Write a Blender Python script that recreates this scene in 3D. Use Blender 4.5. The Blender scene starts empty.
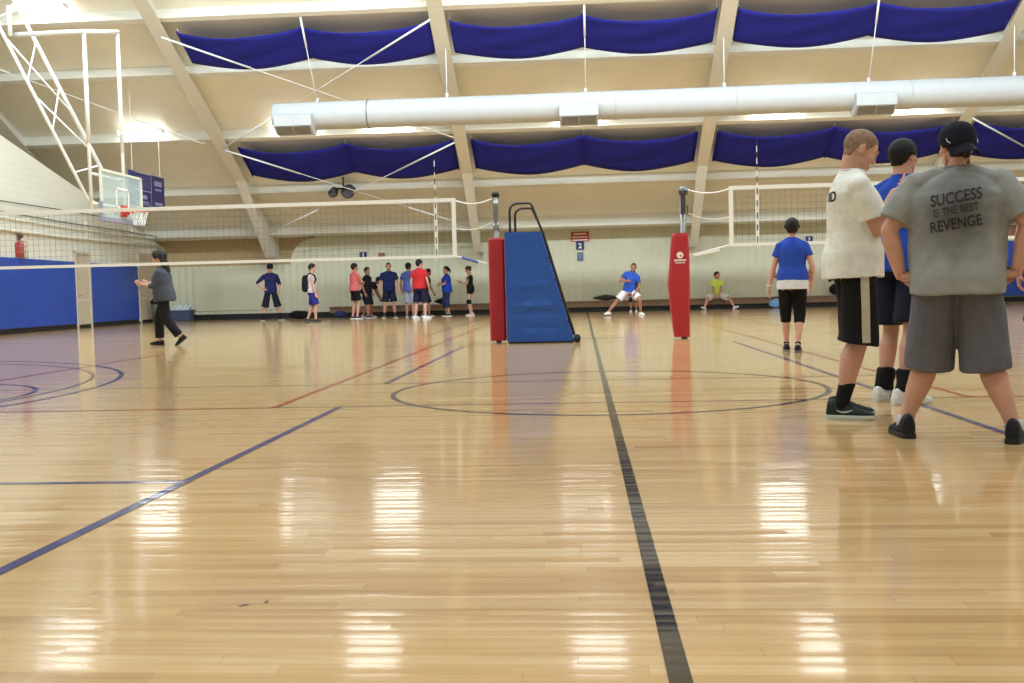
import bpy, bmesh, math, random
from mathutils import Vector, Matrix, Quaternion, noise
from mathutils.bvhtree import BVHTree
random.seed(7)
V = Vector
PI = math.pi
R = math.radians
SC = bpy.context.scene
COL = SC.collection

# ------------------------------------------------------------------ materials
def lin(c):
    return tuple((x/255/12.92 if x/255 <= .04045 else ((x/255+.055)/1.055)**2.4) for x in c)+(1,)

def mat(name, rgb, rough=.6, metal=0, var=.0, vscale=6, bump=0, bscale=60, spec=.5, emit=0, alpha=1, trans=0):
    m = bpy.data.materials.new(name); m.use_nodes = True
    nt = m.node_tree; b = nt.nodes['Principled BSDF']
    col = lin(rgb)
    b.inputs['Base Color'].default_value = col
    b.inputs['Roughness'].default_value = rough
    b.inputs['Metallic'].default_value = metal
    b.inputs['Specular IOR Level'].default_value = spec
    if alpha < 1: b.inputs['Alpha'].default_value = alpha
    if trans: b.inputs['Transmission Weight'].default_value = trans
    if emit:
        b.inputs['Emission Color'].default_value = (.93, .97, 1, 1)
        b.inputs['Emission Strength'].default_value = emit
    tc = nt.nodes.new('ShaderNodeTexCoord')
    if var:
        n = nt.nodes.new('ShaderNodeTexNoise'); n.inputs['Scale'].default_value = vscale; n.inputs['Detail'].default_value = 4
        nt.links.new(tc.outputs['Object'], n.inputs['Vector'])
        r = nt.nodes.new('ShaderNodeValToRGB')
        r.color_ramp.elements[0].position = .3; r.color_ramp.elements[1].position = .7
        r.color_ramp.elements[0].color = tuple(x*(1-var) for x in col[:3])+(1,)
        r.color_ramp.elements[1].color = tuple(min(1, x*(1+var)) for x in col[:3])+(1,)
        nt.links.new(n.outputs['Fac'], r.inputs['Fac']); nt.links.new(r.outputs['Color'], b.inputs['Base Color'])
    if bump:
        n2 = nt.nodes.new('ShaderNodeTexNoise'); n2.inputs['Scale'].default_value = bscale; n2.inputs['Detail'].default_value = 3
        nt.links.new(tc.outputs['Object'], n2.inputs['Vector'])
        bp = nt.nodes.new('ShaderNodeBump'); bp.inputs['Strength'].default_value = bump; bp.inputs['Distance'].default_value = .01
        nt.links.new(n2.outputs['Fac'], bp.inputs['Height']); nt.links.new(bp.outputs['Normal'], b.inputs['Normal'])
    return m

_cm = {}
def cloth(rgb, rough=.9):
    k = (tuple(rgb), rough)
    if k not in _cm: _cm[k] = mat('cloth_%d_%d_%d' % tuple(rgb), rgb, rough, var=.10, vscale=14, bump=.15, bscale=45, spec=.25)
    return _cm[k]

# ------------------------------------------------------------------ mesh builder
class MB:
    def __init__(s): s.v = []; s.f = []; s.m = []
    def add(s, vs, fs, mi=0):
        o = len(s.v); s.v += [tuple(p) for p in vs]
        s.f += [tuple(i+o for i in f) for f in fs]; s.m += [mi]*len(fs); return s
    def box(s, c, size, rot=None, mi=0):
        hx, hy, hz = (x/2 for x in size); c = V(c)
        ps = [V((x, y, z)) for x in (-hx, hx) for y in (-hy, hy) for z in (-hz, hz)]
        if rot is not None: ps = [rot @ p for p in ps]
        return s.add([c+p for p in ps], [(0,1,3,2),(4,6,7,5),(0,4,5,1),(2,3,7,6),(0,2,6,4),(1,5,7,3)], mi)
    def bar(s, a, b, w, h, up=(0,0,1), mi=0):
        a, b = V(a), V(b); d = (b-a).normalized(); u = V(up); x = d.cross(u)
        if x.length < 1e-4: x = d.cross(V((1,0,0)))
        x.normalize(); z = x.cross(d)
        ps = [p + x*sx*w/2 + z*sz*h/2 for p in (a, b) for sx, sz in ((-1,-1),(1,-1),(1,1),(-1,1))]
        return s.add(ps, [(3,2,1,0),(4,5,6,7),(0,1,5,4),(1,2,6,5),(2,3,7,6),(3,0,4,7)], mi)
    def loft(s, rings, mi=0, cap=True):
        n = len(rings[0]); o = []
        for r in rings: o += list(r)
        fs = []
        for k in range(len(rings)-1):
            for i in range(n):
                j = (i+1) % n
                fs.append((k*n+i, k*n+j, (k+1)*n+j, (k+1)*n+i))
        if cap:
            fs.append(tuple(range(n-1, -1, -1))); fs.append(tuple(range((len(rings)-1)*n, len(rings)*n)))
        return s.add(o, fs, mi)
    def tube(s, pts, r, n=10, rnd=False, mi=0, flat=1.0, fv=None):
        pts = [V(p) for p in pts]
        rs = list(r) if hasattr(r, '__len__') else [r]*len(pts)
        if rnd:
            d0 = (pts[0]-pts[1]).normalized(); d1 = (pts[-1]-pts[-2]).normalized()
            a, b, ra, rb = pts[0], pts[-1], rs[0], rs[-1]
            pre = [(a+d0*ra*math.sin(t), ra*math.cos(t)) for t in (R(82), R(55), R(28))]
            post = [(b+d1*rb*math.sin(t), rb*math.cos(t)) for t in (R(28), R(55), R(82))]
            pts = [p for p, _ in pre]+pts+[p for p, _ in post]; rs = [q for _, q in pre]+rs+[q for _, q in post]
        t = (pts[1]-pts[0]).normalized()
        u = t.orthogonal().normalized() if fv is None else (V(fv)-t*V(fv).dot(t)).normalized()
        rings = []
        for i, p in enumerate(pts):
            if i == 0: t2 = (pts[1]-pts[0])
            elif i == len(pts)-1: t2 = (pts[-1]-pts[-2])
            else: t2 = (pts[i+1]-pts[i]).normalized()+(pts[i]-pts[i-1]).normalized()
            if t2.length < 1e-9: t2 = t
            t2 = t2.normalized()
            u = (t.rotation_difference(t2) @ u); u = (u-t2*u.dot(t2)).normalized(); t = t2
            w = t.cross(u)
            rings.append([p+(u*math.cos(2*PI*k/n)+w*math.sin(2*PI*k/n)*flat)*rs[i] for k in range(n)])
        return s.loft(rings, mi)
    def ell(s, c, r, rot=None, nu=16, nv=10, mi=0):
        c = V(c); vs = []; fs = []
        for j in range(1, nv):
            ph = PI*j/nv
            for i in range(nu):
                th = 2*PI*i/nu
                p = V((r[0]*math.sin(ph)*math.cos(th), r[1]*math.sin(ph)*math.sin(th), r[2]*math.cos(ph)))
                vs.append(c+(rot @ p if rot is not None else p))
        top = V((0,0,r[2])); 
        if rot is not None: top = rot @ top
        vs += [c+top, c-top]; T = len(vs)-2
        for j in range(nv-2):
            for i in range(nu):
                k = (i+1) % nu
                fs.append((j*nu+i, (j+1)*nu+i, (j+1)*nu+k, j*nu+k))
        for i in range(nu):
            k = (i+1) % nu
            fs.append((T, i, k)); fs.append(((nv-2)*nu+k, (nv-2)*nu+i, T+1))
        return s.add(vs, fs, mi)
    def prism(s, poly, a, b, axis='y', mi=0):
        # poly: 2-d outline (ccw); extruded from a to b along the axis
        def P(p, t):
            return {'x': (t, p[0], p[1]), 'y': (p[0], t, p[1]), 'z': (p[0], p[1], t)}[axis]
        n = len(poly)
        vs = [P(p, a) for p in poly]+[P(p, b) for p in poly]
        fs = [tuple(range(n)), tuple(range(2*n-1, n-1, -1))]+[(i, n+i, n+(i+1) % n, (i+1) % n) for i in range(n)]
        return s.add(vs, fs, mi)
    def mesh(s, name):
        me = bpy.data.meshes.new(name); me.from_pydata(s.v, [], s.f)
        for p, i in zip(me.polygons, s.m): p.material_index = i
        bm = bmesh.new(); bm.from_mesh(me); bmesh.ops.recalc_face_normals(bm, faces=bm.faces); bm.to_mesh(me); bm.free()
        return me
    def build(s, name, m, parent=None, smooth=False, bevel=0):
        me = s.mesh(name)
        return link(name, me, m, parent, smooth, bevel)

def link(name, me, m, parent=None, smooth=False, bevel=0):
    o = bpy.data.objects.new(name, me); COL.objects.link(o)
    for x in (m if isinstance(m, (list, tuple)) else [m]): me.materials.append(x)
    if parent: o.parent = parent
    if smooth: me.polygons.foreach_set('use_smooth', [True]*len(me.polygons))
    if bevel:
        b = o.modifiers.new('bevel', 'BEVEL'); b.width = bevel; b.segments = 2; b.limit_method = 'ANGLE'
    return o

def voxel(mb, name, size, it=3, fac=.5):
    me = mb.mesh(name); o = bpy.data.objects.new(name, me); COL.objects.link(o)
    r = o.modifiers.new('r', 'REMESH'); r.mode = 'VOXEL'; r.voxel_size = size
    s = o.modifiers.new('s', 'SMOOTH'); s.factor = fac; s.iterations = it
    dg = bpy.context.evaluated_depsgraph_get(); dg.update()
    res = bpy.data.meshes.new_from_object(o.evaluated_get(dg)); res.name = name
    bpy.data.objects.remove(o); bpy.data.meshes.remove(me)
    return res

def empty(name, loc=(0,0,0), rz=0):
    o = bpy.data.objects.new(name, None); COL.objects.link(o); o.location = loc; o.rotation_euler.z = rz; o.empty_display_size = .1
    return o
def tag(o, label, cat, group=None, kind=None):
    o['label'] = label; o['category'] = cat
    if group: o['group'] = group
    if kind: o['kind'] = kind
    return o
def struct(o): o['kind'] = 'structure'; return o
def copy_tree(o, parent=None):
    c = o.copy(); COL.objects.link(c)
    if parent: c.parent = parent
    for ch in list(o.children): copy_tree(ch, c)
    return c

def text_mesh(s, size, bold=0, align='CENTER', shear=0):
    cu = bpy.data.curves.new('lettering', 'FONT'); cu.body = s; cu.size = size; cu.offset = bold; cu.align_x = align; cu.align_y = 'CENTER'; cu.shear = shear
    o = bpy.data.objects.new('lettering', cu); COL.objects.link(o)
    dg = bpy.context.evaluated_depsgraph_get(); dg.update()
    me = bpy.data.meshes.new_from_object(o.evaluated_get(dg))
    bpy.data.objects.remove(o)
    vs = [v.co.copy() for v in me.vertices]; fs = [tuple(p.vertices) for p in me.polygons]
    bpy.data.meshes.remove(me)
    return vs, fs
def flat_text(mb, s, size, c, x=(1,0,0), y=(0,0,1), bold=0, mi=0, align='CENTER'):
    vs, fs = text_mesh(s, size, bold, align); c, x, y = V(c), V(x), V(y)
    return mb.add([c+x*p.x+y*p.y for p in vs], fs, mi)

def bvh_of(me):
    return BVHTree.FromPolygons([v.co.copy() for v in me.vertices], [tuple(p.vertices) for p in me.polygons])
def project(vs, fs, bvh, org, x, y, d, off=.003, cuts=2):
    # lays a flat outline onto a garment along direction d
    me = bpy.data.meshes.new('print'); me.from_pydata([(p[0], p[1], 0) for p in vs], [], fs)
    bm = bmesh.new(); bm.from_mesh(me)
    bmesh.ops.triangulate(bm, faces=bm.faces)
    if cuts: bmesh.ops.subdivide_edges(bm, edges=[e for e in bm.edges if e.calc_length() > .01], cuts=cuts, use_grid_fill=True)
    bmesh.ops.triangulate(bm, faces=bm.faces)
    org, x, y, d = V(org), V(x), V(y), V(d).normalized()
    for v in bm.verts:
        o = org+x*v.co.x+y*v.co.y
        h = bvh.ray_cast(o, d)
        if h[0] is not None: v.co = h[0]-d*off
        else:
            q = bvh.find_nearest(o); v.co = q[0]+(o-q[0]).normalized()*off
    bm.to_mesh(me); bm.free()
    return me
def grid2d(w, h, nx, ny):
    vs = [(-w/2+w*i/nx, -h/2+h*j/ny) for j in range(ny+1) for i in range(nx+1)]
    fs = [(j*(nx+1)+i, j*(nx+1)+i+1, (j+1)*(nx+1)+i+1, (j+1)*(nx+1)+i) for j in range(ny) for i in range(nx)]
    return vs, fs

# ------------------------------------------------------------------ palette
M_white = mat('painted_steel', (222,216,200), .45, var=.03)
M_roof = mat('roof_liner', (243,238,222), .85, var=.05, vscale=.6)
M_purlin = mat('purlin_paint', (226,222,208), .6, var=.03, vscale=1)
M_bracew = mat('white_enamel', (235,235,230), .35)
M_blackm = mat('black_enamel', (22,22,24), .4)
M_black = mat('black_vinyl', (20,20,22), .6, var=.2)
M_grey = mat('grey_metal', (135,135,132), .35, metal=.7, var=.1)
M_rubber = mat('black_rubber', (25,25,26), .8)
M_navy = mat('navy_fabric', (40,42,140), .9, var=.08, vscale=3, bump=.1, bscale=20, spec=.2)
M_mat = mat('blue_vinyl', (34,72,170), .5, var=.06, vscale=2, bump=.08, bscale=5)
M_stand = mat('royal_blue_vinyl', (22,76,160), .5, var=.05, vscale=2, bump=.3, bscale=4)
M_red = mat('red_vinyl', (172,28,38), .5, var=.05, vscale=3, bump=.15, bscale=5)
M_duct = mat('duct_fabric', (182,183,182), .7, var=.03, vscale=3, bump=.08, bscale=8)
M_lens = mat('lamp_lens', (255,252,245), .5, emit=16)
M_up = mat('added_glow', (255,252,245), .5, emit=1.2)
M_glass = mat('clear_glass', (215,235,232), .08, alpha=.32)
M_cord = mat('net_cord', (112,110,104), .9)
M_tape = mat('white_tape', (244,244,240), .8)
M_orange = mat('rim_orange', (200,60,40), .45)
M_wood = mat('brown_bench_wood', (140,110,84), .55, var=.15, vscale=8)
M_door = mat('tan_door_paint', (200,186,162), .5, var=.04)
M_signred = mat('sign_red', (180,40,45), .5)
M_signblue = mat('sign_navy', (38,40,100), .5)
M_signgrey = mat('sign_slate', (90,105,130), .5)
M_letter = mat('white_lettering', (240,238,232), .6)

def wall_mat(ribs):
    m = bpy.data.materials.new('cream_wall'); m.use_nodes = True; nt = m.node_tree; b = nt.nodes['Principled BSDF']
    tc = nt.nodes.new('ShaderNodeTexCoord'); n = nt.nodes.new('ShaderNodeTexNoise'); n.inputs['Scale'].default_value = .8
    nt.links.new(tc.outputs['Object'], n.inputs['Vector'])
    r = nt.nodes.new('ShaderNodeValToRGB'); z_ = ribs == 'Z'; r.color_ramp.elements[0].color = lin((224,221,206) if z_ else (212,208,180)); r.color_ramp.elements[1].color = lin((230,228,214) if z_ else (219,215,188))
    nt.links.new(n.outputs['Fac'], r.inputs['Fac']); nt.links.new(r.outputs['Color'], b.inputs['Base Color'])
    b.inputs['Roughness'].default_value = .6
    w = nt.nodes.new('ShaderNodeTexWave'); w.bands_direction = 'X' if ribs == 'X' else 'Z'; w.inputs['Scale'].default_value = 1.1 if ribs == 'X' else 1.6
    w.wave_profile = 'SIN'
    nt.links.new(tc.outputs['Object'], w.inputs['Vector'])
    bp = nt.nodes.new('ShaderNodeBump'); bp.inputs['Strength'].default_value = .35 if ribs == 'X' else .04; bp.inputs['Distance'].default_value = .05
    nt.links.new(w.outputs['Fac'], bp.inputs['Height']); nt.links.new(bp.outputs['Normal'], b.inputs['Normal'])
    return m
M_wall = wall_mat('X'); M_block = wall_mat('Z')

def nodes_math(nt, op, a, b=None, c=None):
    n = nt.nodes.new('ShaderNodeMath'); n.operation = op
    for i, x in enumerate((a, b, c)):
        if x is None: continue
        if hasattr(x, 'links'): nt.links.new(x, n.inputs[i])
        else: n.inputs[i].default_value = x
    return n.outputs[0]

def board_nodes(nt):
    """maple strips running along X: per-strip random value and a tiny per-strip tilt of the varnish"""
    geo = nt.nodes.new('ShaderNodeNewGeometry'); sp = nt.nodes.new('ShaderNodeSeparateXYZ')
    nt.links.new(geo.outputs['Position'], sp.inputs[0])
    row = nodes_math(nt, 'FLOOR', nodes_math(nt, 'DIVIDE', sp.outputs['Y'], .058))
    w1 = nt.nodes.new('ShaderNodeTexWhiteNoise'); w1.noise_dimensions = '1D'; nt.links.new(row, w1.inputs['W'])
    u = nodes_math(nt, 'ADD', nodes_math(nt, 'DIVIDE', sp.outputs['X'], .85), nodes_math(nt, 'MULTIPLY', w1.outputs['Value'], 17.3))
    col = nodes_math(nt, 'FLOOR', u)
    cv = nt.nodes.new('ShaderNodeCombineXYZ'); nt.links.new(row, cv.inputs[0]); nt.links.new(col, cv.inputs[1])
    w2 = nt.nodes.new('ShaderNodeTexWhiteNoise'); w2.noise_dimensions = '2D'; nt.links.new(cv.outputs[0], w2.inputs['Vector'])
    rnd = w2.outputs['Value']
    nz = nt.nodes.new('ShaderNodeTexNoise'); nz.inputs['Scale'].default_value = 3.0; nz.inputs['Detail'].default_value = 2
    nt.links.new(geo.outputs['Position'], nz.inputs['Vector'])
    cn = nt.nodes.new('ShaderNodeCombineXYZ'); cn.inputs[2].default_value = 1
    nt.links.new(nodes_math(nt, 'MULTIPLY', nodes_math(nt, 'SUBTRACT', nz.outputs['Fac'], .5), .006), cn.inputs[0])
    nt.links.new(nodes_math(nt, 'ADD', nodes_math(nt, 'MULTIPLY', nodes_math(nt, 'SUBTRACT', rnd, .5), .024), nodes_math(nt, 'ADD',
                 nodes_math(nt, 'MULTIPLY', nodes_math(nt, 'SUBTRACT', nodes_math(nt, 'FRACT', nodes_math(nt, 'DIVIDE', sp.outputs['Y'], .058)), .5), .022),
                 nodes_math(nt, 'MULTIPLY', nodes_math(nt, 'SUBTRACT', nz.outputs['Fac'], .5), .012))), cn.inputs[1])
    nn = nt.nodes.new('ShaderNodeVectorMath'); nn.operation = 'NORMALIZE'; nt.links.new(cn.outputs[0], nn.inputs[0])
    return geo, sp, u, rnd, nn.outputs[0]

def floor_mat():
    m = bpy.data.materials.new('maple_floor'); m.use_nodes = True; nt = m.node_tree; b = nt.nodes['Principled BSDF']
    geo, sp, u, rnd, nrm = board_nodes(nt)
    ramp = nt.nodes.new('ShaderNodeValToRGB'); cr = ramp.color_ramp
    cr.elements[0].position = 0; cr.elements[0].color = lin((182,142,94))
    cr.elements[1].position = 1; cr.elements[1].color = lin((214,180,132))
    for p, c in ((.12,(196,157,107)),(.5,(204,167,116)),(.8,(209,174,124))):
        e = cr.elements.new(p); e.color = lin(c)
    nt.links.new(rnd, ramp.inputs['Fac'])
    mp = nt.nodes.new('ShaderNodeMapping'); mp.inputs['Scale'].default_value = (1.2, 26, 1)
    nt.links.new(geo.outputs['Position'], mp.inputs['Vector'])
    gr = nt.nodes.new('ShaderNodeTexNoise'); gr.inputs['Scale'].default_value = 1.6; gr.inputs['Detail'].default_value = 6
    nt.links.new(mp.outputs['Vector'], gr.inputs['Vector'])
    g2 = nt.nodes.new('ShaderNodeValToRGB'); g2.color_ramp.elements[0].position = .25; g2.color_ramp.elements[0].color = (.72,.66,.58,1)
    g2.color_ramp.elements[1].position = .62; g2.color_ramp.elements[1].color = (1,1,1,1)
    nt.links.new(gr.outputs['Fac'], g2.inputs['Fac'])
    mx = nt.nodes.new('ShaderNodeMix'); mx.data_type = 'RGBA'; mx.blend_type = 'MULTIPLY'; mx.inputs['Factor'].default_value = .55
    nt.links.new(ramp.outputs['Color'], mx.inputs['A']); nt.links.new(g2.outputs['Color'], mx.inputs['B'])
    # fine dark joints between strips
    fy = nodes_math(nt, 'FRACT', nodes_math(nt, 'DIVIDE', sp.outputs['Y'], .058)); fx = nodes_math(nt, 'FRACT', u)
    j = nodes_math(nt, 'MAXIMUM', nodes_math(nt, 'LESS_THAN', fy, .03), nodes_math(nt, 'LESS_THAN', fx, .004))
    m2 = nt.nodes.new('ShaderNodeMix'); m2.data_type = 'RGBA'; m2.blend_type = 'MULTIPLY'
    nt.links.new(nodes_math(nt, 'MULTIPLY', j, .3), m2.inputs['Factor']); nt.links.new(mx.outputs['Result'], m2.inputs['A']); m2.inputs['B'].default_value = (.45,.36,.28,1)
    nt.links.new(m2.outputs['Result'], b.inputs['Base Color'])
    b.inputs['Roughness'].default_value = .10; b.inputs['Specular IOR Level'].default_value = .5
    nt.links.new(nrm, b.inputs['Normal'])
    return m
def line_mat(name, rgb):
    m = bpy.data.materials.new(name); m.use_nodes = True; nt = m.node_tree; b = nt.nodes['Principled BSDF']
    *_, nrm = board_nodes(nt)
    b.inputs['Base Color'].default_value = lin(rgb); b.inputs['Roughness'].default_value = .10; b.inputs['Specular IOR Level'].default_value = .30
    nt.links.new(nrm, b.inputs['Normal'])
    return m
M_floor = floor_mat()
L_black, L_blue, L_red = line_mat('black_line_paint', (32,28,27)), line_mat('blue_line_paint', (30,42,112)), line_mat('red_line_paint', (172,52,38))
L_navy = line_mat('navy_line_paint', (42,44,74))

# ------------------------------------------------------------------ the setting
YB = 39.5                                            # back wall
def roof(y): return 24.55-.537*y
fl = struct(MB().box((-1,16.5,-.1), (46,47,.2)).build('floor', M_floor))
def fline(x0, y0, x1, y1, w, m, k=0):
    a, b = V((x0,y0,.001+k*.0005)), V((x1,y1,.001+k*.0005)); d = (b-a).normalized(); n = V((-d.y, d.x, 0))*w/2
    MB().add([a-n, b-n, b+n, a+n], [(0,1,2,3)]).build('court_line', m, fl)
def farc(cx, cy, r, a0, a1, w, m, n=72, k=0):
    vs = []; fs = []
    for i in range(n+1):
        t = R(a0+(a1-a0)*i/n)
        vs += [(cx+(r-w/2)*math.cos(t), cy+(r-w/2)*math.sin(t), .001+k*.0005), (cx+(r+w/2)*math.cos(t), cy+(r+w/2)*math.sin(t), .001+k*.0005)]
        if i < n: fs.append((2*i, 2*i+1, 2*i+3, 2*i+2))
    MB().add(vs, fs).build('court_line', m, fl)
fline(.2, -2, .2, 38.4, .052, L_black, 3)
fline(-1.88, -2, -1.88, 7.56, .05, L_blue, 2); fline(-1.9, 9.55, -1.9, 15.8, .05, L_blue, 2)
fline(2.36, -2, 2.36, 15.8, .05, L_blue, 2)
fline(-9, 4.56, -1.9, 4.56, .05, L_blue)
fline(-2.4, 7.6, -2.5, 28, .05, L_red, 1); fline(2.85, 7.6, 2.85, 28, .05, L_red, 1)
fline(-12, 7.6, -2.4, 7.6, .05, L_red, 1); fline(2.85, 7.6, 9, 7.6, .05, L_red, 1)
fline(-2.4, 7.6, 2.85, 7.6, .03, L_navy); fline(-9, 9.5, 3.4, 9.5, .03, L_navy)
farc(.2, 8.68, 1.84, 0, 360, .045, L_navy, 120, 1)
farc(-10.75, 8.75, 5.95, -80, 88, .05, L_navy, k=1); farc(-10.5, 8.75, 5.42, -80, 80, .045, L_navy, k=1)
farc(-6.75, 8.75, 1.55, -90, 90, .05, L_navy, k=1)
fline(-6.5, 10.4, -6.6, 15.4, .05, L_red, 2)
fline(-.15, 17.75, .75, 17.75, .09, L_blue, 2)
fline(-14, 20.5, -9, 20.5, .05, L_navy); fline(-3.2, 20, -3.2, 34, .05, L_navy); fline(4.2, 19, 4.2, 34, .05, L_navy)
fline(-8, 30, 12, 30, .05, L_navy)
mk = MB(); 
for x, y, l, w, t in ((-.96,2.70,.016,.007,.7),(-.905,2.73,.006,.014,.2)):
    mk.ell((x, y, .001), (l, w, .0008), Matrix.Rotation(t, 3, 'Z'))
mk.build('scuff_mark', mat('scuff', (92,70,50), .5), fl)

# back wall: furred-out ribbed part with a rounded corner, recess on the left
def arc_pts(cx, cz, r, a0, a1, n=8): return [(cx+r*math.cos(R(a0+(a1-a0)*i/n)), cz+r*math.sin(R(a0+(a1-a0)*i/n))) for i in range(n+1)]
wb = MB()
wb.prism([(-11.6,0),(21,0),(21,3.9)]+[(-10.6,3.9)]+arc_pts(-10.6,2.2,1.0,90,180), YB, YB+.5)
wb.box((-15.2,YB+.15,1.08), (7.2,.3,2.16))
wall_back = struct(wb.build('wall_back', M_wall))
MB().box((-15.3,YB+.3,2.9), (9.4,.2,2.4)).build('upper_panel', mat('tan_panel', (196,168,124), .7, var=.04), wall_back)
pn = MB()
out = [(-15.6,.35),(-11.95,.35)]+arc_pts(-12.35,1.7,.35,0,90,5)+arc_pts(-15.3,1.7,.35,90,180,5)
pn.prism(out, YB-.04, YB+.01); pn.build('wall_panel', mat('cream_panel', (212,208,182), .6), wall_back, bevel=.02)

struct(MB().box((-13.4,YB-.04,.11), (7.4,.08,.22)).build('baseboard_back', M_black))
struct(MB().box((20.9,16.5,6), (.2,47,24)).build('wall_right', M_block))
struct(MB().box((0,-6.6,6), (46,.2,24)).build('wall_near', M_block))
struct(MB().box((-23,16.5,6), (.2,47,24)).build('wall_outer', M_block))

def wx(y): return -15.8-.074*(y-26.3)
LW = R(4.23)                                          # the left wall is slightly skewed
wl = MB()
ya, yb_ = 12, 40.0
ztop = lambda y: 5.5-.2*(y-26.6)
def lwp(y, z, off=0): return V((wx(y)-off*math.cos(LW), y-off*math.sin(LW), z))
vs = [lwp(ya,0), lwp(yb_,0), lwp(yb_,ztop(yb_)), lwp(ya,ztop(ya))]; vs += [p+V((-.3,0,0)) for p in vs]
wl.add(vs, [(0,1,2,3),(7,6,5,4),(0,4,5,1),(1,5,6,2),(2,6,7,3),(3,7,4,0)])
wall_left = struct(wl.build('wall_left', M_block))

# ceiling: sloped roof with purlins, tapered rafters and brace rods
ce = MB()
def roof_quad(y0, z0, y1, z1): ce.add([(-23,y0,z0),(21,y0,z0),(21,y1,z1),(-23,y1,z1),(-23,y0,z0+.2),(21,y0,z0+.2),(21,y1,z1+.2),(-23,y1,z1+.2)], [(0,1,2,3),(7,6,5,4),(0,4,5,1),(1,5,6,2),(2,6,7,3),(3,7,4,0)])
roof_quad(-6.6, roof(22), 22, roof(22)); roof_quad(22, roof(22), 41.2, roof(41.2))
ceiling = struct(ce.build('ceiling', M_roof))
SL = math.atan(.537); sdir = V((0, math.cos(SL), -math.sin(SL))); ndir = V((0, -math.sin(SL), -math.cos(SL)))   # down-slope, into the room
for y, dep in ((25.6,.34),(28.53,.34),(30.63,.34),(33.5,.36),(36.4,.36),(38.75,.5)):
    mb = MB(); p = V((0,y,roof(y)))
    def q(a, b): w = p+ndir*a+sdir*b; return (w.y, w.z)
    d = dep
    mb.prism([q(-.05,0),q(-.05,.03),q(d-.04,.03),q(d-.04,.14),q(d-.07,.16),q(d-.04,.18),q(d,.17),q(d,0)][::-1], -22.8, 20.8, 'x')
    mb.build('purlin', M_purlin, ceiling)
RX = (-19.05,-12.1,-3.93,4.27,12.47,20.4)
for x in RX:
    mb = MB()
    def fz(y): return (8.96-.537*(y-28)) if y < 35.3 else 5.04-.88*(y-35.3)
    ys = [22, 28, 31, 33.5, 35.3, 36.8, 38.3, YB+.05]
    def wdt(y): return .22 if y < 33 else .22-(y-33)*.015
    prof = []
    for y in ys:
        w = wdt(y); zb = fz(min(y,38.3)); zt = roof(y)+.05
        prof.append([(x-w,y,zb),(x+w,y,zb),(x+w,y,zb+.03),(x+.02,y,zb+.03),(x+.02,y,zt),(x-.02,y,zt),(x-.02,y,zb+.03),(x-w,y,zb+.03)])
    mb.loft(prof); mb.build('rafter', M_purlin, ceiling)
# short gusset plates where purlins meet the rafters
rods = [((-11.95,28.5),(-4.1,33.1)), ((-4.1,28.3),(-11.9,33.2)), ((-11.9,33.3),(-4.1,38.0)), ((-4.1,33.3),(-11.9,38.0)),
        ((12.5,33.0),(20.2,38)), ((-19,28.3),(-12.5,33))]
for (xa, y0), (xb, y1) in rods:
    a, b = V((xa,y0,roof(y0)-.82)), V((xb,y1,roof(y1)-.8))
    t = MB().tube([a,b], .013, 6); t.tube([a,a+(b-a)*.28], .03, 8); t.tube([b+(a-b)*.28,b], .03, 8)
    t.build('brace_rod', M_bracew, ceiling, True)

# left-wall doors, pipes
def on_left(y, z, off=0): return V((wx(y),y,z))+V((math.cos(LW), math.sin(LW), 0))*off
RL = Matrix.Rotation(LW, 3, 'Z')
def wbox(mb, y0, y1, z0, z1, t, off=0, mi=0):
    c = (on_left((y0+y1)/2,(z0+z1)/2,off+t/2)); return mb.box(c, (t,(y1-y0)/math.cos(LW),z1-z0), RL, mi)
def door(name, y0, y1, h):
    d = wbox(MB(), y0, y1, 0, h, .03, .0).build(name, M_door); struct(d)
    f = MB()
    wbox(f, y0-.08, y0, 0, h+.08, .07); wbox(f, y1, y1+.08, 0, h+.08, .07); wbox(f, y0-.08, y1+.08, h, h+.08, .07)
    f.build('door_frame', M_door, d)
    h_ = MB(); a = on_left(y0+.12, 1.05, .05); h_.tube([a+V((0,0,-.0)), a+V((.04,.0,0)), a+V((.04,.14,0))], .012, 8); h_.build('door_handle', M_grey, d, True)
    k = wbox(MB(), y0+.05, y1-.05, .9, .93, .01, .03); k.build('door_panel', M_purlin, d)
    return d
door('door_1', 31.02, 32.02, 2.4); d2 = door('door_2', 36.55, 38.6, 2.55)
def pipe(z0, z1, r, m, n, y0=13, y1=39.2, off=.06):
    o = MB().tube([on_left(y0+(y1-y0)*i/6, z0+(z1-z0)*i/6-.02*math.sin(i*2), off) for i in range(7)], r, 8).build(n, m, wall_left, True)
pipe(2.8, 2.95, .05, M_white, 'pipe'); pipe(3.2, 3.2, .025, M_white, 'conduit'); pipe(3.4, 3.34, .02, M_grey, 'conduit'); pipe(3.6, 3.72, .014, M_black, 'cable', y1=33)
for y in (24,28,32,36): wbox(MB(), y, y+.06, 2.7, 3.5, .05).build('pipe_bracket', M_white, wall_left)
struct(wbox(MB(), 13, 39, 0, .12, .03).build('baseboard_left', M_black))

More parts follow.
